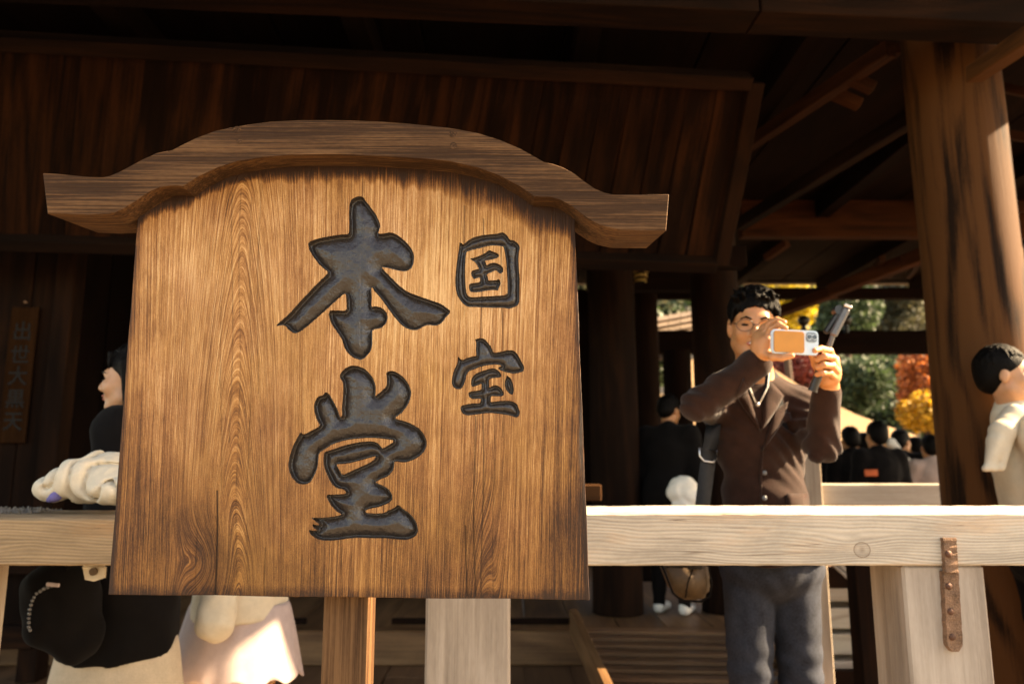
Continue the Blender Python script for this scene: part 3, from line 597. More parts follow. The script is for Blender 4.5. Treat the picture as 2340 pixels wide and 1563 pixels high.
# iron strap on the right post
def strap():
    c = [P(2148, 1228, Yn), P(2192, 1228, Yn)]; W = .046
    xc = (P(2165, 1228, Yn).x); zt_, zb_ = P(2165, 1228, Yn).z, P(2180, 1488, Yn).z; x1 = P(2182, 1480, Yn).x
    o = thing('iron_strap', (xc, Yn, zt_), 'rusty nailed iron strap joining the railing to its right post', 'iron strap')
    def plate(name, z0, z1, xa, xb, y0, th, w, tip=False):
        bm = bmesh.new(); n = 14; rows = []
        for i in range(n + 1):
            t = i / n; z = z0 + (z1 - z0) * t; x = xa + (xb - xa) * t; ww = w * (1 + .04 * math.sin(i * 2.3)) / 2
            if tip and t > .93: ww *= .45
            j = .0006 * math.sin(i * 1.9)
            rows.append([bm.verts.new(v) for v in ((x - ww, y0 - j, z), (x - ww + .002, y0 - th - j, z), (x + ww - .002, y0 - th - j, z), (x + ww, y0 - j, z))])
        for a, b in zip(rows, rows[1:]):
            for k in range(4): bm.faces.new((a[k], a[(k + 1) % 4], b[(k + 1) % 4], b[k]))
        bm.faces.new(rows[0]); bm.faces.new(rows[-1][::-1])
        base = WM(o).translation; bmesh.ops.translate(bm, verts=bm.verts, vec=-base)
        return bm_to(name, bm, M['iron'], Matrix.Translation(base), o)
    t = (P(0, 1306, Yn).z - zt_) / (zb_ - zt_); xm = xc + (x1 - xc) * t
    xm2 = xm + .002
    plate('plate', zt_, zt_ + (zb_ - zt_) * t, xc, xm, Yn + .001, .011, .033)
    plate('plate', zt_ + (zb_ - zt_) * t + .001, zb_, xm2, x1, Yn + .012, .014, .038, True)
    for px, py in ((2166, 1265), (2172, 1340), (2176, 1398), (2180, 1456)):
        p = P(px, py, Yn - .008)
        bm = bmesh.new(); bmesh.ops.create_icosphere(bm, subdivisions=2, radius=.0085); bmesh.ops.scale(bm, vec=(1, .6, 1), verts=bm.verts)
        bm_to('nail', bm, M['nail'], Matrix.Translation((p.x, Yn - .010 + (.009 if py > 1300 else 0), p.z)), o, True)
strap()
# ------------------------------------------------------------------ far railing
Yf = 3.85
fr = thing('far_railing', (2.2, Yf, 0), 'sunlit pale railing beyond the photographing man, under the crowd', 'railing')
p = P(1868, 1106, Yf); q = P(1868, 1150, Yf)
board_bar('rail', p.x, 3.4, Yf, Yf + .2, q.z - .015, p.z, M['sunlitpale'], fr, 30)
x0 = P(1840, 1100, Yf - .06).x; x1_ = P(1880, 1100, Yf - .06).x
beam('post', ((x0 + x1_) / 2, Yf + .0, P(0, 1035, Yf).z), ((x0 + x1_) / 2, Yf + .0, 0), .1, x1_ - x0, M['pale'], fr, up=(1, 0, 0))
beam('post', (3.3, Yf + .1, q.z - .016), (3.3, Yf + .1, 0), .1, .1, M['pale'], fr, up=(1, 0, 0))
beam('lower_rail', (x1_ + .002, Yf + .05, .62), (3.24, Yf + .05, .62), .05, .1, M['dark'], fr); beam('lower_rail', (x1_ + .002, Yf + .05, .12), (3.24, Yf + .05, .12), .05, .12, M['dark'], fr)
# dark post, pale stacked boards, thin poles seen under the rail
pp = P(1975, 1400, 3.1); dp = beam('dark_wooden_post', (pp.x, 3.1, 1.0), (pp.x, 3.1, 0), .09, .085, M['old'], up=(1, 0, 0)); tag(dp, 'dark square post under the rail left of the right railing post', 'post')
st = thing('board_stack', (1.95, 4.6, 0), 'stack of pale sawn boards seen under the railing right of the jeans', 'board stack')
for i, (za, h) in enumerate(((.06, .12), (.20, .12), (.335, .12), (.47, .10))):
    beam('board', (1.62 + .03 * i, 4.45 + .01 * i, za), (2.42 + .02 * i, 4.5, za), .28, h - .012, M['pale'], st, bev=.006)
for i, (a, b, c, d) in enumerate(((1908, 1290, 1952, 1332), (1918, 1286, 1956, 1322), (1935, 1286, 1958, 1300))):
    pa, pb = P(a - 90, b - 78, 3.6), P(c, d, 3.5)
    cy = cyl('pole', pa, pb + (pb - pa) * 1.9, .009, .009, M['pale'], None, 10)
    tag(cy, ('longest thin pale pole leaning under the railing beside the dark post', 'middle thin pole leaning just right of the longest pale pole', 'short tan pole end closest to the dark post under the railing')[i], 'pole', 'thin poles leaning under the railing')
# ------------------------------------------------------------------ slatted ramp
rp = thing('slatted_ramp', P(1560, 1560, 3.6), 'sloping wooden slatted ramp leading up to the raised floor', 'ramp')
A0, A1 = P(1318, 1404, 4.62), P(1700, 1404, 4.62); B0, B1 = Vector((A0.x + .11, 3.25, .02)), Vector((A1.x - .0, 3.25, .02))
A0.z = A1.z = .215
NS = 13
for i in range(NS):
    t = (i + .5) / NS; a, b = A0.lerp(B0, t), A1.lerp(B1, t); beam('slat', a + Vector((.03, 0, .015)), b, .075, .022, M['floor'], rp, bev=.003)
beam('side_board', A0 + Vector((-.02, .03, .05)), B0 + Vector((-.02, -.1, .04)), .045, .14, M['step'], rp); beam('side_board', A1 + Vector((.03, .03, .0)), B1 + Vector((.03, -.1, .0)), .045, .10, M['step'], rp)
# ------------------------------------------------------------------ narrow wall plaque with brushed characters
pa, pb_ = P(48, 702, 4.36), P(34, 1012, 4.36); pw = P(75, 850, 4.36).x - P(12, 850, 4.36).x
pl = thing('wall_plaque', ((pa.x + pb_.x) / 2, 4.36, (pa.z + pb_.z) / 2), 'narrow brown wall plaque with a column of black characters at far left', 'plaque')
zc0, zc1 = pa.z, pb_.z; xc = P(41, 860, 4.36).x
beam('plate', (xc, 4.365, zc0), (xc, 4.365, zc1), .012, pw, M['plaque'], pl, up=(1, 0, 0), bev=.003)
cyl('nail', (xc, 4.37, zc0 + .03), (xc, 4.35, zc0 + .03), .006, .008, M['iron'], pl, 10)
for i, ch in enumerate('出世大黒天'):
    py = [760, 814, 862, 914, 965][i]
    cu = bpy.data.curves.new('character', 'FONT'); cu.body = ch; cu.size = .118; cu.align_x = 'CENTER'; cu.align_y = 'CENTER'; cu.extrude = .0006; cu.offset = .0018
    cu.materials.append(M['ink'])
    tmp = bpy.data.objects.new('tmp', cu); C.objects.link(tmp); dg = bpy.context.evaluated_depsgraph_get()
    me = bpy.data.meshes.new_from_object(tmp.evaluated_get(dg)); bpy.data.objects.remove(tmp)
    if not me.materials: me.materials.append(M['ink'])
    z = P(41, py, 4.36).z
    o = link('character', me, Matrix.Translation((xc, 4.3575, z)) @ Matrix.Rotation(R(90), 4, 'X'), pl)
# ------------------------------------------------------------------ far roofs seen through the openings
def roof(name, label, apex, W, D, H, eave_z, mat, wallmat, cat='building', sag=.25):
    # hipped roof with a concave slope, ribbed courses, thick eave and posts under it
    o = thing(name, (apex[0], apex[1], -.1), label, cat); n = 14; V = []; F = []; az = apex[2]
    for i in range(n + 1):
        t = i / n; z = az - (az - eave_z) * (t ** .82 * (1 + sag) - sag * t ** 2.2); s = .06 + .94 * t; st_ = .012 * (i % 2)
        for k in range(4):
            a = [(-1, -1), (1, -1), (1, 1), (-1, 1)][k]; b = [(1, -1), (1, 1), (-1, 1), (-1, -1)][k]
            for j in range(8):
                u = j / 8; c = 1 - math.sin(u * math.pi) * .10 * t
                V.append((apex[0] + (a[0] + (b[0] - a[0]) * u) * W / 2 * s, apex[1] + (a[1] + (b[1] - a[1]) * u) * D / 2 * s, z + st_ - .15 * t * math.sin(u * math.pi)))
    for i in range(n):
        for k in range(32): F.append((i * 32 + k, i * 32 + (k + 1) % 32, (i + 1) * 32 + (k + 1) % 32, (i + 1) * 32 + k))
    m = len(V)
    for k in range(32): x, y, z = V[n * 32 + k]; V.append((apex[0] + (x - apex[0]) * .97, apex[1] + (y - apex[1]) * .97, z - .16))
    for k in range(32): F.append((n * 32 + k, n * 32 + (k + 1) % 32, m + (k + 1) % 32, m + k))
    F.append(tuple(range(m + 31, m - 1, -1))); F.append(tuple(range(32)))
    mesh_obj('roof', V, F, mat, o, smooth=False)
    for sx in (-1, 1):
        for sy in (-1, 1):
            x, y = apex[0] + sx * W * .36, apex[1] + sy * D * .36; beam('post', (x, y, -.1), (x, y, eave_z), .16, .16, wallmat, o, up=(1, 0, 0))
    beam('wall', (apex[0] - W * .34, apex[1] + D * .3, eave_z / 2 - .05), (apex[0] + W * .34, apex[1] + D * .3, eave_z / 2 - .05), .08, eave_z + .05, M['old'], o)
    return o
ez = P(2095, 1003, 13).z
roof('bark_roofed_pavilion', 'sunlit tan bark roofed building behind the crowd, roof sloping down to the right', (P(1640, 800, 15.5).x, 15.5, P(1640, 745, 15.5).z), 2 * (P(2085, 1000, 13.2).x - P(1640, 800, 15.5).x) * 1.0, 5.0, 1, ez + .05, M['thatch'], M['old'])
roof('small_tan_roofed_building', 'small building with tan curved roof seen between the two left pillars', (P(1440, 800, 12).x - .3, 12.5, P(1500, 835, 12).z), 2.2, 2.2, 1, P(1500, 925, 12).z, M['thatch'], M['vermilion'])
# grey shingled eave between the left pillars
e0, e1, e2, e3 = P(1440, 735, 10.2), P(1610, 706, 10.6), P(1610, 800, 9.9), P(1440, 838, 9.6)
eo = thing('shingled_eave', (e0 + e2) / 2, 'weathered grey shingled eave with sun flecks between the dark pillars', 'eave')
for r_ in range(7):
    for c_ in range(6):
        t0, t1, s0, s1 = r_ / 7, (r_ + 1.15) / 7, c_ / 6 + .004, (c_ + 1) / 6 - .004
        pq = lambda s, t: e0.lerp(e1, s).lerp(e3.lerp(e2, s), t)
        k = .012 * (1 if r_ % 2 else 0) + random.uniform(0, .012)
        q = [pq(s0, t0), pq(s1, t0), pq(s1, t1) + Vector((0, -.02 - k, .03)), pq(s0, t1) + Vector((0, -.02 - k, .03))]
        V = q + [v + Vector((0, .02, -.025)) for v in q]
        mesh_obj('shingle', V, [(0, 1, 2, 3), (7, 6, 5, 4), (0, 4, 5, 1), (1, 5, 6, 2), (2, 6, 7, 3), (3, 7, 4, 0)], M['thatch2'], eo)
beam('fascia', e3.lerp(e0, .35) + Vector((0, -.1, -.03)), e2.lerp(e1, .35) + Vector((0, -.1, 0)), .05, .06, M['dark'], eo)
beam('post', (e0.x - .25, 10.4, -.1), (e0.x - .25, 10.4, e3.z), .15, .15, M['dark'], eo, up=(1, 0, 0)); beam('post', (e1.x + .3, 10.4, -.1), (e1.x + .3, 10.4, e3.z), .15, .15, M['dark'], eo, up=(1, 0, 0))
# ------------------------------------------------------------------ small hanging things
def ornament():
    p = P(1472, 612, 5.2); o = thing('hanging_gilt_ornament', p, 'small gilded hanging lantern under the shutter right of the sign', 'lantern')
    cyl('hook', p + Vector((0, 0, .10)), p + Vector((0, 0, .4)), .004, .004, M['iron'], o, 8)
    for k in range(5):
        z = p.z + .05 - k * .035; cyl('ring', (p.x - .03, p.y, z), (p.x - .03, p.y, z - .016), .055 - .006 * abs(k - 2), .06 - .006 * abs(k - 2), M['gold'], o, 20)
    cyl('core', (p.x - .03, p.y, p.z + .1), (p.x - .03, p.y, p.z - .12), .035, .035, M['dark'], o, 12)
    beam('wing', p + Vector((.0, 0, -.03)), p + Vector((.13, 0, .06)), .03, .03, M['gold'], o)
ornament()
for i, (px, py) in enumerate(((1836, 733), (1932, 731))):
    p = P(px, py, 8.5); r_ = .068; base = P(px, 752, 8.5).z
    bm = bmesh.new(); bmesh.ops.create_uvsphere(bm, u_segments=24, v_segments=16, radius=r_)
    bmesh.ops.scale(bm, vec=(1, 1, .94), verts=bm.verts)
    o = thing('round_finial', (p.x, 8.5, base - .03), ('round black knob on the far beam, left of the handheld stick' if i == 0 else 'round black knob on the far beam, behind the handheld stick'), 'knob', 'round knobs on the far beam')
    bm_to('ball', bm, M['blackplastic'], Matrix.Translation(p), o, True)
    cyl('neck', (p.x, 8.5, base - .05), (p.x, 8.5, p.z - .05), .03, .022, M['blackplastic'], o, 16)
# ------------------------------------------------------------------ trees and hillside
def tree(name, label, c, rad, mat, n=5000, size=.13, lumps=14, seed=0, trunk=.14, group=None, squash=.8):
    rg = np.random.default_rng(seed); o = thing(name, (c[0], c[1], -.1), label, 'tree', group)
    cl = rg.normal(size=(lumps, 3)); cl /= np.linalg.norm(cl, axis=1)[:, None]; cl *= (rg.random((lumps, 1)) ** .5) * rad * .75; cl[:, 2] *= squash
    rl = rad * (.28 + .3 * rg.random(lumps))
    k = rg.integers(0, lumps, n); d = rg.normal(size=(n, 3)); d /= np.linalg.norm(d, axis=1)[:, None]
    p = cl[k] + d * (rl[k] * (.55 + .5 * rg.random(n)))[:, None] + np.array(c)
    a = rg.normal(size=(n, 3)); a /= np.linalg.norm(a, axis=1)[:, None]; b_ = np.cross(a, rg.normal(size=(n, 3))); b_ /= np.linalg.norm(b_, axis=1)[:, None]
    s = (size * (.6 + .8 * rg.random(n)))[:, None]
    V = np.stack([p - a * s * .5, p + b_ * s * .3, p + a * s * .5, p - b_ * s * .3], 1).reshape(-1, 3); F = np.arange(4 * n).reshape(-1, 4)
    mesh_obj('crown', V, F, mat, o)
    tube('trunk', [(c[0], c[1], -.1), (c[0] + .1 * rad, c[1], (c[2] - rad) * .6), (c[0] - .05 * rad, c[1], c[2] - rad * .3), (c[0], c[1], c[2] + rad * .3)], trunk, M['bark'], o)
    for i in range(6):
        e = cl[i % lumps]; tube('limb', [(c[0], c[1], c[2] - rad * .5), (c[0] + e[0] * .5, c[1] + e[1] * .5, c[2] + e[2] * .4 - .1), (c[0] + e[0], c[1] + e[1], c[2] + e[2])], trunk * .35, M['bark'], o, 6)
TS = [('ginkgo_tree', 'bright yellow tree seen left of the handheld stick, above the phone', (1790, 705, 19), .85, 'l_yellow', 5000, .11),
      ('maple_tree', 'orange red maple beside the right pillar', (2112, 868, 17), .85, 'l_orange', 9000, .10),
      ('amber_tree', 'amber yellow tree below the orange maple beside the pillar', (2118, 950, 16), .62, 'l_amber', 6000, .10),
      ('red_maple_tree', 'dark red maple below the phone behind the shoulder', (1840, 850, 20), .85, 'l_red', 6000, .12),
      ('cedar_tree', 'dark green leafy tree in the lower opening beside the right hand', (1950, 870, 23), 1.35, 'l_green', 9000, .16),
      ('evergreen_tree', 'dense green tree left of the orange maple in the lower opening', (2040, 860, 26), 1.3, 'l_green', 9000, .16),
      ('olive_tree', 'greyish olive tree filling the right of the upper opening', (2060, 700, 30), 1.9, 'l_olive', 11000, .17),
      ('tall_green_tree', 'green tree in the middle of the upper opening behind the stick', (1930, 715, 28), 1.6, 'l_green', 9000, .17),
      ('low_green_tree', 'green tree filling the gap between the two left pillars', (1480, 850, 11.2), .42, 'l_green', 3500, .08),
      ('dark_fir_tree', 'dark green tree low behind the tan roof edge', (2030, 960, 24), 1.0, 'l_dark', 6000, .15)]
for i, (nm, lb, (px, py, Y), rad, mt, n, sz) in enumerate(TS):
    p = P(px, py, Y); tree(nm, lb, tuple(p), rad, M[mt], n, sz, seed=i + 3, trunk=.05 + rad * .05)
# hillside with massed woodland
nx, ny = 60, 24; V = []
for j in range(ny):
    for i in range(nx):
        x = -60 + 140 * i / (nx - 1); y = 34 + 50 * j / (ny - 1); t = j / (ny - 1); V.append((x, y, -.3 + 26 * t ** .8 + 1.2 * math.sin(x * .21) * t + .8 * math.sin(x * .5 + y * .3) * t))
mesh_obj('hill', V, [(j * nx + i, j * nx + i + 1, (j + 1) * nx + i + 1, (j + 1) * nx + i) for j in range(ny - 1) for i in range(nx - 1)], M['hill'], smooth=True)['kind'] = 'structure'
def woods(name, n, mat, seed, x0, x1):
    rg = np.random.default_rng(seed); lum = 420
    cx = rg.uniform(x0, x1, lum); cy = rg.uniform(34, 62, lum); t = (cy - 34) / 50; cz = -.3 + 26 * t ** .8 + rg.uniform(.3, 2.6, lum); rl = rg.uniform(.5, 1.5, lum)
    k = rg.integers(0, lum, n); d = rg.normal(size=(n, 3)); d /= np.linalg.norm(d, axis=1)[:, None]; p = np.stack([cx, cy, cz], 1)[k] + d * (rl[k] * (.7 + .3 * rg.random(n)))[:, None]
    a = rg.normal(size=(n, 3)); a /= np.linalg.norm(a, axis=1)[:, None]; b_ = np.cross(a, rg.normal(size=(n, 3))); b_ /= np.linalg.norm(b_, axis=1)[:, None]
    s = (.42 * (.6 + .8 * rg.random(n)))[:, None]
    o = mesh_obj(name, np.stack([p - a * s * .5, p + b_ * s * .35, p + a * s * .5, p - b_ * s * .35], 1).reshape(-1, 3), np.arange(4 * n).reshape(-1, 4), mat, loc=(15, 45, 5)); tag(o, kind='stuff')
woods('hillside_woodland', 70000, M['l_green'], 91, 0, 40); woods('autumn_woodland', 22000, M['l_olive'], 92, 4, 40)
# ------------------------------------------------------------------ smooth signed-distance bodies meshed by surface nets
def cap_(a, b, ra, rb=None): return ('c', np.array(a, float), np.array(b, float), ra, ra if rb is None else rb)
def ell(c, r, axes=None): return ('e', np.array(c, float), np.array(r, float), np.eye(3) if axes is None else np.array(axes, float))
def prim_d(p, X, Y, Z_):
    if p[0] == 'c':
        a, b, ra, rb = p[1:]; d = b - a; L = d @ d + 1e-12
        t = np.clip(((X - a[0]) * d[0] + (Y - a[1]) * d[1] + (Z_ - a[2]) * d[2]) / L, 0, 1)
        return np.sqrt((X - a[0] - t * d[0]) ** 2 + (Y - a[1] - t * d[1]) ** 2 + (Z_ - a[2] - t * d[2]) ** 2) - (ra + (rb - ra) * t)
    c, r, A = p[1:4]; q = [((X - c[0]) * A[i][0] + (Y - c[1]) * A[i][1] + (Z_ - c[2]) * A[i][2]) for i in range(3)]
    k0 = np.sqrt(sum((q[i] / r[i]) ** 2 for i in range(3))); k1 = np.sqrt(sum((q[i] / r[i] ** 2) ** 2 for i in range(3))) + 1e-9
    return np.where(k0 < 1e-6, -r.min(), k0 * (k0 - 1) / k1)
def pbox(p, m):
    if p[0] == 'c': lo = np.minimum(p[1] - p[3], p[2] - p[4]); hi = np.maximum(p[1] + p[3], p[2] + p[4])
    else: q = np.abs(np.array(p[3])).T @ p[2]; lo, hi = p[1] - q, p[1] + q
    return lo - m, hi + m
def sdf_mesh(prims, h, k=.02, cuts=(), noise=None, subs=(), xf=None):
    """prims: smooth union (each may be (prim, k)); cuts: half-spaces (point, normal) removing the side the normal points to"""
    pr = [(p if isinstance(p[0], tuple) else (p, k)) for p in prims]
    kk = max(q[1] for q in pr); lo = np.min([pbox(p, 2 * h)[0] for p, _ in pr], 0); hi = np.max([pbox(p, 2 * h)[1] for p, _ in pr], 0)
    n = np.ceil((hi - lo) / h).astype(int) + 1
    ax = [lo[i] + h * np.arange(n[i]) for i in range(3)]; D = np.full(n, 1.0, np.float32)
    def region(p, m):
        a, b = pbox(p, m); i0 = np.clip(((a - lo) / h).astype(int), 0, n - 1); i1 = np.clip(np.ceil((b - lo) / h).astype(int) + 1, 1, n)
        return tuple(slice(i0[i], i1[i]) for i in range(3))
    for p, kq in pr:
        s = region(p, max(kk, kq) * 1.2 + 2 * h); X, Y, Z_ = np.meshgrid(*[ax[i][s[i]] for i in range(3)], indexing='ij', sparse=True)
        d = prim_d(p, X, Y, Z_); e = D[s]; hh = np.clip(kq - np.abs(d - e), 0, None) / kq; D[s] = np.minimum(d, e) - hh * hh * kq * .25
    for p, kq in subs:
        s = region(p, kq + 2 * h); X, Y, Z_ = np.meshgrid(*[ax[i][s[i]] for i in range(3)], indexing='ij', sparse=True)
        d = -prim_d(p, X, Y, Z_); e = D[s]; hh = np.clip(kq - np.abs(d - e), 0, None) / kq; D[s] = np.maximum(d, e) + hh * hh * kq * .25
    if cuts:
        X, Y, Z_ = np.meshgrid(*ax, indexing='ij', sparse=True)
        for c, nn in cuts: D = np.maximum(D, ((X - c[0]) * nn[0] + (Y - c[1]) * nn[1] + (Z_ - c[2]) * nn[2]).astype(np.float32))
    if noise is not None:
        X, Y, Z_ = np.meshgrid(*ax, indexing='ij'); m = np.abs(D) < 4 * h; D[m] += noise(X[m], Y[m], Z_[m])
    ins = D < 0
    c8 = [(i, j, l) for i in (0, 1) for j in (0, 1) for l in (0, 1)]
    sl = lambda o: tuple(slice(o[i], n[i] - 1 + o[i]) for i in range(3))
    cnt = sum(ins[sl(o)].astype(np.int8) for o in c8); mix = (cnt > 0) & (cnt < 8); cells = np.argwhere(mix)
    idx = np.full(mix.shape, -1, np.int64); idx[mix] = np.arange(len(cells)); acc = np.zeros((len(cells), 3)); num = np.zeros(len(cells))
    for a in c8:
        for q in range(3):
            if a[q] == 1: continue
            b = list(a); b[q] = 1; da = D[tuple((cells + a).T)]; db = D[tuple((cells + b).T)]; m = (da < 0) != (db < 0)
            t = np.where(m, da / np.where(m, da - db, 1), 0); pt = np.array(a, float)[None] + t[:, None] * (np.array(b, float) - a)[None]
            acc += pt * m[:, None]; num += m
    V = lo + h * (cells + acc / np.maximum(num, 1)[:, None]); Fs = []
    for q in range(3):
        u, v = [(1, 2), (2, 0), (0, 1)][q]
        s0 = [slice(1, n[i] - 1) for i in range(3)]; s0[q] = slice(0, n[q] - 1); s1 = list(s0); s1[q] = slice(1, n[q])
        i0, i1 = ins[tuple(s0)], ins[tuple(s1)]; e = np.argwhere(i0 != i1); fl = i0[i0 != i1]; off = np.array([1, 1, 1]); off[q] = 0; e = e + off
        du = np.zeros(3, int); du[u] = 1; dv = np.zeros(3, int); dv[v] = 1
        g = [idx[tuple((e - a).T)] for a in (du + dv, dv, 0 * du, du)]
        f = np.stack(g, 1); f[~fl] = f[~fl][:, ::-1]; Fs.append(f)
    return V, np.vstack(Fs)
def organic(name, prims, h, mat, parent, **kw):
    V, F = sdf_mesh(prims, h, **kw); return mesh_obj(name, V, F, mat, parent, smooth=True)
def unit(v): v = np.array(v, float); return v / (np.linalg.norm(v) + 1e-9)
def wrinkle(amp, fr, seed=0, dirv=(0, 0, 1), st=.35):
    def f(X, Y, Z_):
        return amp * (np.sin(X * fr + 2.1 * np.sin(Z_ * fr * .6 + seed) + seed) * np.sin(Z_ * fr * st + 1.7 * np.sin(X * fr * .5) + Y * fr * .8 + seed * 2))
    return f
def head_prims(c, f, up, s=1.0, female=False):
    c, f, up = np.array(c), unit(f), unit(up); r = np.cross(f, up); r = unit(r); up = np.cross(r, f)
    A = [r, f, up]; L = lambda a, b, z: c + s * (r * a + f * b + up * z); q = .9 if female else 1
    pr = [(ell(L(0, -.012, .028), np.array([.074, .094, .086]) * s, A), .02), (ell(L(0, .028, -.035), np.array([.060, .062, .075]) * s, A), .03),
          (cap_(L(0, .07, -.096), L(0, .062, -.085), .021 * s * q), .025),
          (cap_(L(-.030, .078, .022), L(.030, .078, .022), .0125 * s * q), .014),
          (cap_(L(0, .088, .012), L(0, .108, -.024), .0065 * s, .0105 * s), .012), (cap_(L(-.011, .098, -.030), L(.011, .098, -.030), .0078 * s), .008),
          (ell(L(-.036, .060, -.026), np.array([.026, .026, .028]) * s, A), .02), (ell(L(.036, .060, -.026), np.array([.026, .026, .028]) * s, A), .02),
          (ell(L(0, .088, -.052), np.array([.022, .012, .0062]) * s, A), .004), (ell(L(0, .086, -.063), np.array([.019, .012, .0070]) * s, A), .004),
          (cap_(L(-.052, .015, -.066), L(-.022, .062, -.092), .016 * s), .03), (cap_(L(.052, .015, -.066), L(.022, .062, -.092), .016 * s), .03),
          (ell(L(-.077, -.006, -.012), np.array([.008, .018, .031]) * s, A), .008), (ell(L(.077, -.006, -.012), np.array([.008, .018, .031]) * s, A), .008)]
    return pr, L, A
def face_parts(par, L, A, s, brow=True, lips=True):
    for sx in (-1, 1):
        V, F = sdf_mesh([ell(L(sx * .031, .0775, .002), np.array([.0135, .012, .0052]) * s, A)], .0022 * s, k=.002); mesh_obj('eye', V, F, M['ink'], par, smooth=True)
        if brow:
            V, F = sdf_mesh([cap_(L(sx * .016, .0945, .022), L(sx * .030, .0925, .028), .0032 * s), cap_(L(sx * .030, .0925, .028), L(sx * .048, .076, .021), .003 * s, .0018 * s)], .0018 * s, k=.003); mesh_obj('eyebrow', V, F, M['hair'], par, smooth=True)
    if lips:
        V, F = sdf_mesh([ell(L(0, .0925, -.0525), np.array([.020, .010, .0050]) * s, A), ell(L(0, .0905, -.0625), np.array([.017, .010, .0058]) * s, A)], .002 * s, k=.002); mesh_obj('lips', V, F, M['lip'], par, smooth=True)
def hair_prims(L, A, s, style='short', seed=0):
    rg = np.random.default_rng(seed); pr = [(ell(L(0, -.022, .040), np.array([.083, .098, .090]) * s, A), .015), (ell(L(0, -.05, -.01), np.array([.074, .062, .07]) * s, A), .02)]
    for i in range(260 if style == 'short_up' else 110):     # locks that follow the skull and break up the outline
        th = rg.uniform(-1, 1) * math.pi * .85; ph = rg.uniform(.15, 1.35)
        d = lambda t, p_: L(.083 * math.sin(t) * math.sin(p_) * 1.0, -.02 + .098 * math.cos(t + math.pi) * -math.sin(p_) * -1 * -1, .042 + .092 * math.cos(p_))
        if math.cos(th) > .55 and ph > .95: continue
        a = L(.080 * math.sin(th) * math.sin(ph), -.02 + .096 * math.cos(th) * math.sin(ph), .042 + .088 * math.cos(ph))
        ph2 = ph + rg.uniform(.25, .4); t2 = th + rg.uniform(-.25, .25)
        b = L(.085 * math.sin(t2) * math.sin(ph2), -.02 + .101 * math.cos(t2) * math.sin(ph2), .042 + .092 * math.cos(ph2))
        q_ = .0062 if style == 'short_up' else .008; pr.append((cap_(a, b, q_ * s, .003 * s), .003))
    if style == 'fringe':
        for i in range(9):
            x = -.045 + .011 * i; pr.append((cap_(L(x, .070, .085), L(x * 1.15, .090, .020 + .006 * (i % 3)), .008 * s, .004 * s), .004))
    if style == 'short_up':
        for i in range(46):
            x = rg.uniform(-.066, .066); y = rg.uniform(.02, .075); z = .118 - (x * 9) ** 2 * .05 - max(0, y - .03) * .55; pr.append((cap_(L(x, y - .02, z - .008), L(x * 1.05 + rg.uniform(-.006, .022), y + rg.uniform(.012, .03), z + rg.uniform(-.008, .016)), .0085 * s, .003 * s), .004))
        for i in range(26):
            x = -.066 + .0052 * i; pr.append((cap_(L(x, .060 - abs(x) * .35, .095 - abs(x) * .3), L(x * 1.08 + rg.uniform(-.004, .006), .086 - abs(x) * .55, .062 - abs(x) * .2 + rg.uniform(-.012, .006)), .0078 * s, .003 * s), .004))
        for sx in (-1, 1):
            for i in range(10): pr.append((cap_(L(sx * .070, .050 - .008 * i, .05), L(sx * .0745, .046 - .008 * i, .004 + rg.uniform(-.006, .012)), .007 * s, .003 * s), .004))
    if style in ('long', 'fringe_long'):
        for i in range(13):
            t = math.pi * (.12 + .76 * i / 12) + math.pi; x, y = .082 * math.cos(t), -.03 + .07 * math.sin(t)
            pr.append((cap_(L(x, y * .7, .03), L(x * 1.05, y - .01, -.16), .022 * s, .014 * s), .012))
        if style == 'fringe_long':
            for sx in (-1, 1):
                for q in range(4): pr.append((cap_(L(sx * .068, .006 - .022 * q, .050), L(sx * .078, -.012 - .020 * q, -.150), .016 * s, .012 * s), .01))
            for i in range(10):
                x = -.05 + .011 * i; pr.append((cap_(L(x, .062, .088), L(x * 1.12, .080 - abs(x) * .35, .036 + .004 * (i % 3)), .0085 * s, .004 * s), .004))
    return pr
def simple_hand(w, d, side, s=1.0):
    w, d, side = np.array(w), unit(d), unit(side); pr = [(cap_(w, w + d * .055 * s, .021 * s, .026 * s), .015), (ell(w + d * .06 * s, np.array([.028, .036, .018]) * s, [side, d, np.cross(side, d)]), .01)]
    pn = np.cross(side, d)
    for i, l in enumerate((.068, .076, .070, .056)):
        b = w + d * .085 * s + side * (.024 - .016 * i) * s; m = b + d * l * .5 * s + pn * .008 * s; e = m + d * l * .45 * s + pn * .02 * s
        pr += [(cap_(b, m, .0085 * s, .0078 * s), .004), (cap_(m, e, .0078 * s, .0065 * s), .004)]
    t0 = w + d * .03 * s + side * .024 * s; t1 = t0 + d * .03 * s + side * .02 * s; t2 = t1 + d * .028 * s + side * .004 * s
    return pr + [(cap_(t0, t1, .012 * s, .010 * s), .008), (cap_(t1, t2, .010 * s, .008 * s), .004)]
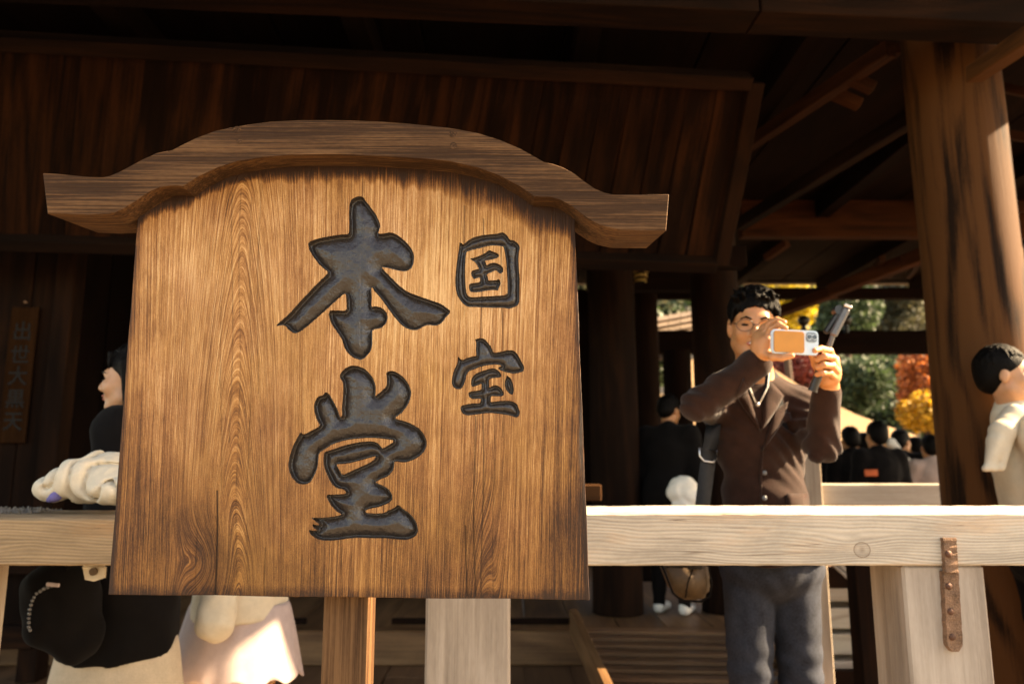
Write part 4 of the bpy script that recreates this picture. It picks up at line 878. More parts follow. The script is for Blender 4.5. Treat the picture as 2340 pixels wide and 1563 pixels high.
def skeleton(base, H, heading, lean=0, over=None):
    """joint positions of a standing adult; heading = direction the body faces (radians from -Y, positive towards +X)"""
    b = np.array(base, float); f = np.array([math.sin(heading), -math.cos(heading), 0]); r = np.array([-f[1], f[0], 0]) * -1; u = np.array([0, 0, 1.]); J = {}
    lf = f * math.sin(lean) + u * math.cos(lean)
    J['pelvis'] = b + u * .52 * H
    def up(t): return J['pelvis'] + lf * (t - .52) * H
    J['waist'] = up(.60); J['chest'] = up(.73); J['neck'] = up(.835); J['head'] = up(.925) + f * .02
    for s, n in ((-1, 'L'), (1, 'R')):
        J['sh' + n] = up(.805) + r * s * .108 * H; J['el' + n] = J['sh' + n] + (-lf * .175 + r * s * .03 + f * .0) * H; J['wr' + n] = J['el' + n] + (-u * .13 + f * .07 + r * s * .0) * H
        J['hip' + n] = J['pelvis'] + r * s * .052 * H - u * .01 * H; J['kn' + n] = b + r * s * .055 * H + u * .285 * H + f * .01; J['an' + n] = b + r * s * .06 * H + u * .045 * H
        J['toe' + n] = J['an' + n] + f * .10 * H - u * .028 * H
    J['f'], J['r'], J['u'] = f, r, u
    if over: J.update({k: np.array(v, float) for k, v in over.items()})
    return J
def torso_prims(J, H, t=0.0):
    r, f = J['r'], J['f']; up = unit(J['neck'] - J['pelvis']); A = [r, unit(np.cross(up, r)), up]
    return [(ell(J['pelvis'] + up * .01 * H, np.array([.098, .066, .075]) * H + t, A), .05), (ell(J['waist'], np.array([.082, .056, .085]) * H + t, A), .06), (ell(J['chest'] - up * .01, np.array([.098, .066, .105]) * H + t, A), .05),
            (cap_(J['shL'] * .93 + J['chest'] * .07, J['neck'] - up * .022 * H, .034 * H + t * .8, .030 * H + t * .6), .04), (cap_(J['shR'] * .93 + J['chest'] * .07, J['neck'] - up * .022 * H, .034 * H + t * .8, .030 * H + t * .6), .04)]
def arm_prims(J, n, H, t=0.0, fore=1.0):
    e = J['el' + n] + (J['wr' + n] - J['el' + n]) * fore
    return [(cap_(J['sh' + n], J['el' + n], .030 * H + t, .024 * H + t), .03), (cap_(J['el' + n], e, .024 * H + t, .0165 * H + t), .02)]
def leg_prims(J, n, H, t=0.0, full=1.0):
    a = J['kn' + n] + (J['an' + n] - J['kn' + n]) * full
    return [(cap_(J['hip' + n], J['kn' + n], .050 * H + t, .031 * H + t), .03), (cap_(J['kn' + n], a, .031 * H + t, .021 * H + t), .02)]
def person(label, base, H, heading, top, bottom, hairstyle='short', coarse=.014, head_dir=None, over=None, skirt=None, top_len=.5, shoes='black', lean=0, hands=True, group=None, skinm='skin', face=True, hh=.006, thick=.012, seed=0, sleeve=.97, topk=None, hs=1.0):
    J = skeleton(base, H, heading, lean, over); o = thing('person', (base[0], base[1], base[2]), label, 'person', group); s = H / 1.72 * hs
    hd = J['f'] if head_dir is None else np.array(head_dir); hp, L, A = head_prims(J['head'], hd, J['u'] * .97 + J['f'] * .05, s, skirt is not None)
    body = hp + [(cap_(J['head'] - J['u'] * .06, J['neck'] - J['u'] * .04, .052 * s * .95, .056 * s), .03)] + torso_prims(J, H, -.008)
    for n in 'LR':
        body += arm_prims(J, n, H, -.004) + leg_prims(J, n, H, -.004) + [(cap_(J['an' + n] - J['u'] * .02 * H, J['toe' + n], .024 * H * .8, .017 * H), .02)]
        if hands: body += simple_hand(J['wr' + n], J['wr' + n] - J['el' + n], J['r'] * (-1 if n == 'R' else 1) * .5 + J['f'], s)
    # one continuous skin; the head is meshed finer and welded in as the same object
    V, F = sdf_mesh(body, coarse * .62 if coarse < .012 else coarse * .7, k=.02); mesh_obj('body', V, F, M[skinm], o, smooth=True)
    Vh, Fh = sdf_mesh(hair_prims(L, A, s, hairstyle, seed), hh, k=.008, subs=[(ell(L(0, .085, -.035), np.array([.062, .05, .078]) * s, A), .01)] if hairstyle in ('short', 'short_up', 'fringe') else [(ell(L(0, .095, -.060), np.array([.066, .058, .075]) * s, A), .01)])
    mesh_obj('hair', Vh, Fh, M['hair'], o, smooth=True)
    if face: face_parts(o, L, A, s)
    tp = torso_prims(J, H, thick)
    tp.append((cap_(J['neck'] - J['u'] * .04 * H, J['neck'] + J['u'] * .004 * H, .058 * s + thick * .7, .050 * s + thick * .5), .03))
    for n in 'LR': tp += arm_prims(J, n, H, thick * .9, sleeve)
    zc = base[2] + top_len * H; pe = J['pelvis'].copy(); zs = min(pe[2] + .04, zc + .05)
    if zc < pe[2] - .02: tp.append((cap_(pe + (0, 0, .02), (pe[0], pe[1], zc), .088 * H + thick, .095 * H + thick), .05))
    V, F = sdf_mesh(tp, coarse, k=.03, cuts=[((0, 0, zc), (0, 0, -1))], noise=wrinkle(.004, 38, seed)); mesh_obj('jacket', V, F, M[top], o, smooth=True)
    if skirt:
        z1 = base[2] + skirt * H; V = []; F = []; n = 96; m = 16
        for i in range(m + 1):
            t = i / m; z = zs - (zs - z1) * t
            for k in range(n):
                an = 2 * math.pi * k / n; rr = (.084 if zs > pe[2] else .105) * H + (.085 if zs > pe[2] else .035) * t ** .8 * H * (1 + .13 * t ** .7 * abs(math.cos(an * 8 + seed)) + .03 * t * math.cos(an * 19 + seed) + .03 * t * math.sin(an * 5 + t * 2)); V.append((pe[0] + rr * math.cos(an), pe[1] + rr * .8 * math.sin(an), z - .012 * t * math.cos(an * 11 + seed)))
        for i in range(m):
            for k in range(n): F.append((i * n + k, (i + 1) * n + k, (i + 1) * n + (k + 1) % n, i * n + (k + 1) % n))
        q = mesh_obj('skirt', V, F, M[bottom], o, smooth=True); md = q.modifiers.new('thick', 'SOLIDIFY'); md.thickness = .004
    else:
        tr = [(ell(pe, np.array([.098, .07, .07]) * H + .008, [J['r'], J['f'], J['u']]), .04)]
        for n in 'LR': tr += leg_prims(J, n, H, .012)
        V, F = sdf_mesh(tr, coarse, k=.02, noise=wrinkle(.004, 45, seed + 2)); mesh_obj('trousers', V, F, M[bottom], o, smooth=True)
    for n in 'LR':
        V, F = sdf_mesh([(cap_(J['an' + n] - J['u'] * .022 * H - J['f'] * .02, J['toe' + n] + J['f'] * .01, .026 * H * .85, .020 * H), .02), (cap_(J['an' + n], J['an' + n] - J['u'] * .02 * H, .026 * H), .02)], .008, cuts=[((0, 0, base[2] + .002), (0, 0, -1))]); mesh_obj('shoe', V, F, M[shoes], o, smooth=True)
    return o, J, L, A
# ------------------------------------------------------------------ the photographing man
def photographer():
    H = 1.80; A3 = lambda *a: np.array(P(*a))
    over = dict(head=A3(1722, 742, 2.40), neck=A3(1728, 858, 2.47), chest=A3(1738, 985, 2.50), waist=A3(1748, 1140, 2.52), pelvis=A3(1760, 1275, 2.52),
                shR=A3(1832, 930, 2.46), elR=A3(1878, 1020, 2.30), wrR=A3(1893, 888, 2.19), shL=A3(1636, 925, 2.46), elL=A3(1596, 925, 2.24), wrL=A3(1737, 826, 2.13),
                hipL=A3(1712, 1300, 2.52), hipR=A3(1812, 1300, 2.52), knL=A3(1716, 1610, 2.49), knR=A3(1834, 1610, 2.52))
    base = ((1762 - 1170) / FPX * 2.5, 2.5, 0)
    J = skeleton(base, H, R(26), 0, over)
    for n, x in (('L', 1712), ('R', 1850)):
        X = (x - 1170) / FPX * 2.5; J['an' + n] = np.array([X, 2.52, .085]); J['toe' + n] = np.array([X + (.03 if n == 'R' else -.02), 2.34, .035])
    o = thing('person', base, 'smiling man in dark brown wool jacket and jeans photographing the viewer with a phone', 'person')
    hd = unit(A3(1790, 775, 1.6) - J['head']); tilt = np.array([.07, 0, 1])
    hp, L, A = head_prims(J['head'], hd, tilt, .98)
    body = hp + [(cap_(J['head'] - J['u'] * .05 + (0, .02, 0), J['neck'] + (0, .01, -.06), .056, .062), .03)] + torso_prims(J, H, -.028)
    for n in 'LR': body += arm_prims(J, n, H, -.008) + leg_prims(J, n, H, -.024) + [(cap_(J['an' + n] - (0, 0, .03), J['toe' + n], .034, .028), .02)]
    V, F = sdf_mesh(body, .0072, k=.02); bo = mesh_obj('body', V, F, M['skin'], o, smooth=True)
    # hands: palm, four unequal bent fingers and a thumb each; the wrist ring sits inside the cuff
    def chain(pts, r0, r1):
        pts = [A3(*p) for p in pts]; n = len(pts) - 1; return [(cap_(pts[i], pts[i + 1], r0 + (r1 - r0) * i / n, r0 + (r1 - r0) * (i + 1) / n), .0045) for i in range(n)]
    wl = J['wrL']
    hl = [(cap_(wl + (J['elL'] - wl) * .25, wl, .026, .025), .02), (cap_(wl, A3(1742, 785, 2.105), .026, .027), .02), (cap_(A3(1738, 800, 2.12), A3(1736, 772, 2.12), .023, .022), .02), (cap_(A3(1748, 806, 2.09), A3(1752, 778, 2.08), .019, .016), .015)]
    hl += chain([(1750, 778, 2.085), (1762, 752, 2.07), (1779, 741, 2.055), (1795, 750, 2.045)], .0105, .0078)
    hl += chain([(1744, 768, 2.10), (1757, 742, 2.09), (1775, 731, 2.075), (1792, 737, 2.06)], .0105, .0078)
    hl += chain([(1737, 768, 2.12), (1747, 748, 2.115), (1764, 733, 2.10), (1781, 734, 2.08)], .0100, .0072)
    hl += chain([(1730, 778, 2.13), (1734, 758, 2.13), (1748, 744, 2.12), (1762, 742, 2.11)], .0088, .0065)
    hl += chain([(1745, 806, 2.09), (1766, 815, 2.06), (1787, 817, 2.045), (1809, 813, 2.035)], .0135, .0085)
    V, F = sdf_mesh(hl, .0026, k=.006); h1 = mesh_obj('hand', V, F, M['skin'], o, smooth=True)
    wr = J['wrR']
    hr = [(cap_(wr + (J['elR'] - wr) * .3, wr, .028, .026), .02), (cap_(wr, A3(1896, 850, 2.15), .026, .030), .02), (cap_(A3(1902, 862, 2.14), A3(1905, 824, 2.12), .020, .017), .018), (cap_(A3(1885, 866, 2.15), A3(1884, 838, 2.13), .021, .018), .015)]
    hr += chain([(1905, 822, 2.11), (1896, 802, 2.085), (1877, 797, 2.055), (1862, 801, 2.04)], .0108, .0078)
    hr += chain([(1910, 834, 2.11), (1903, 818, 2.07), (1884, 814, 2.05), (1868, 822, 2.065)], .0108, .0082)
    hr += chain([(1912, 848, 2.115), (1902, 836, 2.075), (1883, 834, 2.055), (1868, 840, 2.07)], .0104, .0080)
    hr += chain([(1907, 862, 2.125), (1897, 853, 2.085), (1880, 852, 2.065), (1867, 856, 2.08)], .0092, .0070)
    hr += chain([(1876, 856, 2.14), (1864, 832, 2.105), (1858, 814, 2.08), (1861, 801, 2.075)], .0130, .0090)
    V, F = sdf_mesh(hr, .0026, k=.006); mesh_obj('hand', V, F, M['skin'], o, smooth=True)
    Vh, Fh = sdf_mesh(hair_prims(L, A, .98, 'short_up', 5), .0042, k=.007, subs=[(ell(L(0, .088, -.035), np.array([.066, .050, .090]), A), .012)])
    mesh_obj('hair', Vh, Fh, M['hair'], o, smooth=True)
    face_parts(o, L, A, .98, lips=False)
    V, F = sdf_mesh([ell(L(0, .0915, -.058), (.027, .010, .008), A)], .002, k=.002); mesh_obj('mouth', V, F, M['lip'], o, smooth=True)
    V, F = sdf_mesh([ell(L(0, .0975, -.0565), (.020, .006, .0042), A)], .0016, k=.002); mesh_obj('teeth', V, F, M['white'], o, smooth=True)
    # glasses
    for sx in (-1, 1):
        ring = [L(sx * .034 + .026 * math.cos(a), .103 - .004 * abs(math.cos(a)), .001 + .019 * math.sin(a)) for a in np.linspace(0, 2 * math.pi, 25)]
        tube('glasses_rim', ring, .0011, M['blackplastic'], o, 6)
        tube('glasses_temple', [L(sx * .060, .098, .006), L(sx * .078, .04, .004), L(sx * .082, -.01, -.002)], .0013, M['blackplastic'], o, 6)
    tube('glasses_bridge', [L(-.009, .105, .003), L(0, .110, .006), L(.009, .105, .003)], .0012, M['blackplastic'], o, 6)
    # shirt under the open jacket
    sh_ = [(ell(J['chest'] + (0, -.012, .02), (.12, .105, .19)), .03), (cap_(J['neck'] + (-.0, .02, -.05), J['neck'] + (0, .02, -.015), .066, .070), .02)]
    V, F = sdf_mesh(sh_, .008, k=.02, subs=[(cap_(A3(1722, 840, 2.30), A3(1728, 905, 2.33), .045, .022), .01)]); mesh_obj('shirt', V, F, M['navy'], o, smooth=True)
    for a, b, c in (((1694, 850, 2.37), (1712, 890, 2.345), (1728, 928, 2.355)), ((1756, 845, 2.37), (1752, 885, 2.345), (1733, 925, 2.355))):
        V, F = sdf_mesh([cap_(A3(*a), A3(*b), .009, .008), cap_(A3(*b), A3(*c), .008, .004)], .003, k=.004); mesh_obj('collar', V, F, M['navy'], o, smooth=True)
        tube('piping', [A3(*a) + (0, -.011, .002), A3(*b) + (0, -.010, 0), A3(*c) + (0, -.007, 0)], .0022, M['white'], o, 6)
    bm = bmesh.new(); bmesh.ops.create_icosphere(bm, subdivisions=2, radius=.008); bm_to('button', bm, M['steel'], Matrix.Translation(P(1731, 924, 2.335)), o, True)
    # jacket with lapels, cuffs and pockets
    tp = [(q[0], q[1]) for q in torso_prims(J, H, .003)]
    tp += [(cap_(J['waist'], J['pelvis'] - (0, 0, .02), .122, .140), .05), (ell(J['pelvis'] + (0, 0, -.0), (.170, .130, .10)), .05)]
    tp += [(cap_(J['shL'], J['elL'], .052, .046), .05), (cap_(J['elL'], J['elL'] + (wl - J['elL']) * .93, .046, .045), .03), (cap_(J['shR'], J['elR'], .056, .049), .04), (cap_(J['elR'], J['elR'] + (wr - J['elR']) * .93, .049, .042), .02)]

    subs = [(cap_(A3(1724, 838, 2.33), A3(1732, 960, 2.36), .062, .006), .012), (cap_(A3(1722, 850, 2.45), A3(1722, 820, 2.45), .06, .075), .012)]
    cutv = []
    for e, w_ in ((J['elL'], wl), (J['elR'], wr)):
        d = unit(w_ - e); cutv.append((e + (w_ - e) * .955, d))
    cuts_ = []
    def wr_noise(X, Y, Z_):
        n = .0045 * np.sin(X * 31 + 2.4 * np.sin(Z_ * 17) + Z_ * 22) * np.sin(Z_ * 13 + Y * 21)
        for c, a in ((J['elL'], .005), (J['elR'], .006), (J['shR'] + (0, -.02, -.09), .006), (J['shL'] + (0, 0, -.1), .005)):
            r2 = (X - c[0]) ** 2 + (Y - c[1]) ** 2 + (Z_ - c[2]) ** 2; n = n + a * np.exp(-r2 / .012) * np.sin((X * .8 + Z_ * 1.0 + Y * .4) * 130)
        return n
    hem = P(1760, 1296, 2.36).z
    V, F = sdf_mesh(tp, .0075, k=.03, subs=subs, cuts=[((0, 0, hem), (0, 0, -1))], noise=wr_noise); jk = mesh_obj('jacket', V, F, M['jacket'], o, smooth=True)
    # project helper: front surface of the jacket under a pixel
    bm = bmesh.new(); bm.from_mesh(jk.data); from mathutils.bvhtree import BVHTree
    off = WM(jk).translation; bv = BVHTree.FromBMesh(bm)
    def on(px, py, lift=.006, dflt=2.35):
        d = ray(px, py).normalized(); h = bv.ray_cast(Vector((0, 0, CAMZ)) - off, d)
        p = (h[0] + off) if h[0] is not None else P(px, py, dflt); return p - d * lift
    def patch(name, outline, mat, lift=.004, th=.005, n=5):
        # cloth patch lying on the jacket: grid over a quad of pixels
        (a, b, c, d) = outline; V = []; F = []
        for i in range(n + 1):
            for j in range(n + 1):
                s, t = i / n, j / n; x = (a[0] * (1 - s) + b[0] * s) * (1 - t) + (d[0] * (1 - s) + c[0] * s) * t; y = (a[1] * (1 - s) + b[1] * s) * (1 - t) + (d[1] * (1 - s) + c[1] * s) * t
                V.append(on(x, y, lift + th * math.sin(s * math.pi) ** .5 * math.sin(t * math.pi) ** .5))
        for i in range(n):
            for j in range(n): F.append((i * (n + 1) + j, (i + 1) * (n + 1) + j, (i + 1) * (n + 1) + j + 1, i * (n + 1) + j + 1))
        q = mesh_obj(name, V, F, mat, o, smooth=True); md = q.modifiers.new('thick', 'SOLIDIFY'); md.thickness = .004; return q
    patch('lapel', ((1752, 862), (1790, 905), (1772, 935), (1740, 985)), M['jacket'], .005, .008, 7)
    patch('lapel', ((1772, 935), (1800, 918), (1790, 960), (1742, 1030)), M['jacket'], .004, .008, 6)
    patch('lapel', ((1700, 865), (1682, 905), (1700, 935), (1738, 985)), M['jacket'], .005, .008, 7)
    patch('pocket_flap', ((1778, 945), (1806, 942), (1808, 962), (1781, 966)), M['jacket'], .004, .004, 4)
    patch('pocket', ((1797, 1128), (1842, 1128), (1842, 1175), (1797, 1175)), M['jacket'], .004, .003, 4)
    tube('front_edge', [on(x, y, .004) for x, y in ((1742, 1020), (1740, 1060), (1739, 1100), (1739, 1150), (1742, 1200))], .0035, M['jacket'], o, 6)
    for y in (1080, 1138):
        bm = bmesh.new(); bmesh.ops.create_uvsphere(bm, u_segments=14, v_segments=8, radius=.008); bmesh.ops.scale(bm, vec=(1, .4, 1), verts=bm.verts); bm_to('button', bm, M['greyplastic'], Matrix.Translation(on(1747, y, .007)), o, True)
    # strap of the sling bag with its buckle
    sp = thing('sling_bag', P(1570, 1330, 2.42), 'olive brown sling bag on grey webbing strap at the side of the brown jacket', 'bag')
    V = []; F = []; pts = [(1631, 970), (1626, 1000), (1620, 1040), (1614, 1080), (1608, 1130), (1602, 1180), (1594, 1240), (1588, 1300)]
    for x, y in pts: V += [on(x - 17, y, .010, 2.40), on(x + 17, y, .010, 2.40)]
    for i in range(len(pts) - 1): F.append((2 * i, 2 * i + 1, 2 * i + 3, 2 * i + 2))
    q = mesh_obj('strap', V, F, M['strap'], sp, smooth=True); md = q.modifiers.new('thick', 'SOLIDIFY'); md.thickness = .003
    bk = [on(x, y, .017, 2.4) for x, y in ((1598, 1022), (1599, 1042), (1609, 1053), (1629, 1056), (1637, 1048), (1638, 1030))]
    tube('buckle', bk, .0028, M['steel'], sp, 8)
    tube('buckle_bar', [on(1598, 1024, .015, 2.4), on(1638, 1032, .015, 2.4)], .003, M['blackplastic'], sp, 8)
    out = [(1512, 1290), (1618, 1286), (1626, 1330), (1622, 1362), (1600, 1374), (1558, 1372), (1538, 1355)]
    V = [P(x, y, 2.40) for x, y in out] + [P(x, y, 2.40) + Vector((.0, .07, 0)) for x, y in out]; n = len(out)
    bm = bmesh.new(); vs = [bm.verts.new(v) for v in V]; bm.faces.new(vs[:n]); bm.faces.new(vs[n:][::-1])
    for i in range(n): bm.faces.new((vs[i], vs[i + n], vs[(i + 1) % n + n], vs[(i + 1) % n]))
    bmesh.ops.bevel(bm, geom=bm.edges[:], offset=.012, segments=3, affect='EDGES'); b0 = WM(sp).translation; bmesh.ops.translate(bm, verts=bm.verts, vec=-b0)
    bm_to('pouch', bm, M['olive'], Matrix.Translation(b0), sp, True)
    tube('piping', [P(x, y, 2.398) for x, y in out] + [P(*out[0], 2.398)], .0035, M['black'], sp, 8)
    tube('seam', [P(1586, 1292, 2.395), P(1572, 1330, 2.395), P(1566, 1366, 2.397)], .002, M['black'], sp, 6)
    tube('side_strap', [P(1590, 1280, 2.42), P(1570, 1288, 2.40), P(1545, 1286, 2.40)], .004, M['strap'], sp, 6)
    # jeans and shoes
    tr = [(ell(J['pelvis'] + (0, 0, -.02), (.170, .128, .12)), .03)]
    for n in 'LR':
        tr += [(cap_(J['hip' + n], J['kn' + n], .084, .066), .008), (cap_(J['kn' + n], J['an' + n] + (0, 0, .02), .066, .058), .02)]
    def jn(X, Y, Z_): return .003 * np.exp(-((Z_ - .52) / .12) ** 2) * np.sin(Z_ * 85 + X * 30 + 2 * np.sin(X * 22)) + .0035 * np.exp(-((Z_ - .86) / .09) ** 2) * np.sin(Z_ * 60 - np.abs(X - .87) * 95) + .0015 * np.sin(X * 34 + Z_ * 9)
    V, F = sdf_mesh(tr, .0085, k=.02, noise=jn, cuts=[((0, 0, .06), (0, 0, -1))]); mesh_obj('jeans', V, F, M['jeans'], o, smooth=True)
    for n in 'LR':
        V, F = sdf_mesh([(cap_(J['an' + n] + (0, .03, -.04), J['toe' + n] + (0, 0, .01), .045, .038), .02), (cap_(J['an' + n], J['an' + n] - (0, 0, .02), .05), .02)], .008, cuts=[((0, 0, .002), (0, 0, -1))]); mesh_obj('shoe', V, F, M['black'], o, smooth=True)
    # phone held level in both hands
    Yp = 2.045; a, b, c, d = [P(x, y, Yp) for x, y in ((1763, 753), (1870, 758), (1868, 810), (1760, 808))]
    cx = (a + b + c + d) / 4; ux = (b - a).normalized(); W_, Hh = (b - a).length, (a - d).length; uz = Vector((-ux.z, 0, ux.x)); uy = uz.cross(ux)
    Mp = Matrix((ux, uy, uz)).transposed().to_4x4(); Mp.translation = cx
    ph = thing('phone', cx, 'pale blue phone with tan leather wallet on its back, held up sideways', 'phone')
    def slab(name, x0, x1, z0, z1, y, th, rad, mat):
        bm = bmesh.new(); pts = []
        for (qx, qz, a0) in ((x1 - rad, z1 - rad, 0), (x0 + rad, z1 - rad, 90), (x0 + rad, z0 + rad, 180), (x1 - rad, z0 + rad, 270)):
            for k in range(6): an = R(a0 + 18 * k); pts.append((qx + rad * math.cos(an), qz + rad * math.sin(an)))
        f = [bm.verts.new((x, y, z)) for x, z in pts]; g = [bm.verts.new((x, y + th, z)) for x, z in pts]; bm.faces.new(f); bm.faces.new(g[::-1]); n = len(pts)
        for i in range(n): bm.faces.new((f[i], g[i], g[(i + 1) % n], f[(i + 1) % n]))
        bmesh.ops.bevel(bm, geom=[e for e in bm.edges if abs(e.verts[0].co.y - e.verts[1].co.y) < 1e-5], offset=min(.0015, th * .3), segments=2, affect='EDGES')
        return bm_to(name, bm, mat, Mp, ph)
    slab('case', -W_ / 2, W_ / 2, -Hh / 2, Hh / 2, -.004, .010, .011, M['phone'])
    slab('wallet', -W_ / 2 + .006, W_ * .185, -Hh / 2 + .004, Hh / 2 - .005, -.0095, .005, .006, M['wallet'])
    slab('camera_plinth', W_ * .24, W_ * .47, Hh * .02, Hh * .43, -.0062, .002, .008, M['lensring'])
    for k in (0, 1):
        p = Mp @ Vector((W_ * (.30 + .11 * k), -.0064, Hh * .23)); q = Mp @ Vector((W_ * (.30 + .11 * k), -.0090, Hh * .23)); cyl('lens', p, q, .0068, .0066, M['lens'], ph, 20); cyl('lens_ring', p, p + (q - p) * .6, .0079, .0078, M['steel'], ph, 20)
    # handheld stabiliser stick
    g0, g1, g2, g3 = P(1857, 892, 2.115), P(1893, 795, 2.085), P(1903, 768, 2.075), P(1935, 705, 2.06)
    gs = thing('stabiliser_stick', g1, 'black folded camera stabiliser stick gripped upright in the raised hand', 'camera stick')
    cyl('grip', g0, g0.lerp(g1, .82), .0125, .0125, M['blackplastic'], gs, 20); cyl('base_cap', g0 - (g1 - g0) * .02, g0 + (g1 - g0) * .03, .0135, .0135, M['blackplastic'], gs, 20)
    cyl('neck', g0.lerp(g1, .80), g2, .008, .007, M['greyplastic'], gs, 16); cyl('collar', g0.lerp(g1, .80), g0.lerp(g1, .84), .011, .011, M['steel'], gs, 16)
    beam('arm', g2, g3, .024, .021, M['greyplastic'], gs, bev=.005); beam('clamp', g2 + Vector((-.016, .012, .01)), g3 + Vector((-.014, .012, -.004)), .022, .016, M['blackplastic'], gs, bev=.005)
    beam('end_plate', g3 + (g3 - g2) * .02, g3 + (g3 - g2) * .12, .026, .023, M['steel'], gs, bev=.003); cyl('motor', g3 + Vector((-.02, .0, -.004)), g3 + Vector((-.02, .025, -.004)), .014, .014, M['blackplastic'], gs, 20)
photographer()
# ------------------------------------------------------------------ the others
def at(px, Y, z=0): return ((px - 1170) / FPX * Y, Y, z)
# girl in profile on the left, her coat on the rail
gb = at(318, 2.42)
hg = np.array(P(308, 868, 2.40))
GJ = dict(head=hg, neck=hg + (.035, .02, -.15), wrL=(gb[0] + .08, gb[1] + .16, 1.06), wrR=(gb[0] + .10, gb[1] - .10, 1.05))
person('girl in profile with dark fringe and black jacket standing left behind the sign', gb, 1.60, R(-80), 'black', 'creamskirt', 'fringe_long', .010, head_dir=(-1, -.10, -.05), over=GJ, skirt=.18, top_len=.38, skinm='skin2', hh=.005, seed=2, thick=.02, hs=1.02)
cl = thing('collar_scarf', P(282, 965, 2.3), 'small lilac scarf end at the girl neck beside the sign edge', 'scarf')
V, F = sdf_mesh([cap_(P(276, 962, 2.29), P(279, 985, 2.28), .008, .005), cap_(P(279, 960, 2.30), P(292, 952, 2.31), .010)], .003, k=.006); mesh_obj('knot', V, F, M['purple'], cl, smooth=True)
# woman in pleated skirt behind, mostly hidden by the sign
wb = at(575, 2.78)
person('woman in pleated mauve skirt standing behind the sign, lit by the sun', wb, 1.62, R(200), 'cream', 'mauve', 'long', .014, over=None, skirt=.28, top_len=.40, face=False, seed=5)
tb = thing('cloth_bag', P(500, 1400, 2.6), 'cream rounded cloth bag hanging beside the pleated skirt', 'bag')
V, F = sdf_mesh([cap_(P(516, 1280, 2.62), P(492, 1420, 2.58), .045, .066), cap_(P(500, 1200, 2.62), P(510, 1320, 2.61), .03, .05)], .008, k=.03, noise=wrinkle(.004, 60, 1)); mesh_obj('pouch', V, F, M['cream'], tb, smooth=True)
tube('handle', [P(500, 1200, 2.61), P(510, 1050, 2.62), P(540, 960, 2.64)], .012, M['cream'], tb)
# elderly visitor in black bowing at the raised floor
eb = at(1520, 5.2, .2)
_, J, L_, A_ = person('visitor in long black coat seen from behind, between pillar and man', eb, 1.47, R(150), 'black', 'black', 'short', .013, head_dir=(.75, .65, -.3), top_len=.32, shoes='white', lean=R(6), seed=8, face=False, thick=.03)
wbg = thing('white_shopping_bag', P(1562, 1115, 4.9), 'crumpled white bag beside the black coat, above the railing', 'bag')
V, F = sdf_mesh([ell(P(1562, 1108, 4.8), (.085, .05, .06)), cap_(P(1545, 1125, 4.8), P(1578, 1135, 4.8), .06), cap_(P(1560, 1160, 4.8), P(1560, 1200, 4.8), .07)], .008, k=.03, noise=wrinkle(.005, 60, 3)); mesh_obj('pouch', V, F, M['white'], wbg, smooth=True)
blb = thing('black_round_bag', P(1438, 1317, 5.2), 'small round black bag hanging beside the visitor with white shoe', 'bag')
V, F = sdf_mesh([ell(P(1438, 1317, 5.2), (.068, .05, .072))], .006, k=.01); mesh_obj('pouch', V, F, M['blackplastic'], blb, smooth=True)
tube('cord', [P(1440, 1297, 5.2), P(1448, 1240, 5.2), P(1462, 1180, 5.15)], .005, M['black'], blb)
# crowd beyond the far railing
CR = [('leftmost crowd member, black haired in black coat beyond the far railing', 1938, 977, 7.4, 'black', R(180), 0, None),
      ('crowd member in dark puffer jacket with small orange patch on the back', 2000, 966, 6.6, 'black', R(184), 0, None),
      ('crowd member with dark hair right behind the puffer jacket', 2052, 984, 7.7, 'black', R(150), 0, (.8, .5, -.1)),
      ('far crowd member with black hair between the coat and the puffer jacket', 1968, 990, 8.5, 'black', R(175), 0, None),
      ('far dark haired crowd member just left of the pinkish coat', 2084, 1000, 8.4, 'navy', R(190), 0, None),
      ('far crowd member close beside the raised elbow of the man', 1905, 1012, 8.8, 'black', R(170), 0, None),
      ('crowd member in pinkish beige coat next to the right pillar', 2118, 996, 7.1, 'beige', R(172), 0, None)]
for i, (lb, px, py, Y, top_, hdg, ln, hdir) in enumerate(CR):
    ztop = P(px, py + 4, Y).z; H = ztop / .99
    person(lb, at(px, Y), H, hdg, top_, 'black', 'short', .016, over=None, top_len=.44, seed=20 + i, face=False, hh=.008, group='crowd beyond the far railing', thick=.035 if top_ != 'beige' else .025, head_dir=hdir, hs=1.12)
pt = P(1990, 1080, 6.42); q = beam('orange_patch', (pt.x - .055, 6.415, pt.z), (pt.x + .055, 6.415, pt.z), .012, .055, M['orange']); tag(q, 'small orange logo patch on the back of the dark puffer jacket', 'patch')
hdn = thing('white_hood', P(2048, 1030, 7.2), 'white hood or scarf between the dark heads of the crowd', 'hood')
V, F = sdf_mesh([cap_(P(2035, 1012, 7.3), P(2052, 1030, 7.3), .05, .04), cap_(P(2062, 1045, 7.3), P(2085, 1075, 7.3), .045, .05)], .01, k=.04, noise=wrinkle(.006, 50, 1)); mesh_obj('hood', V, F, M['white'], hdn, smooth=True)
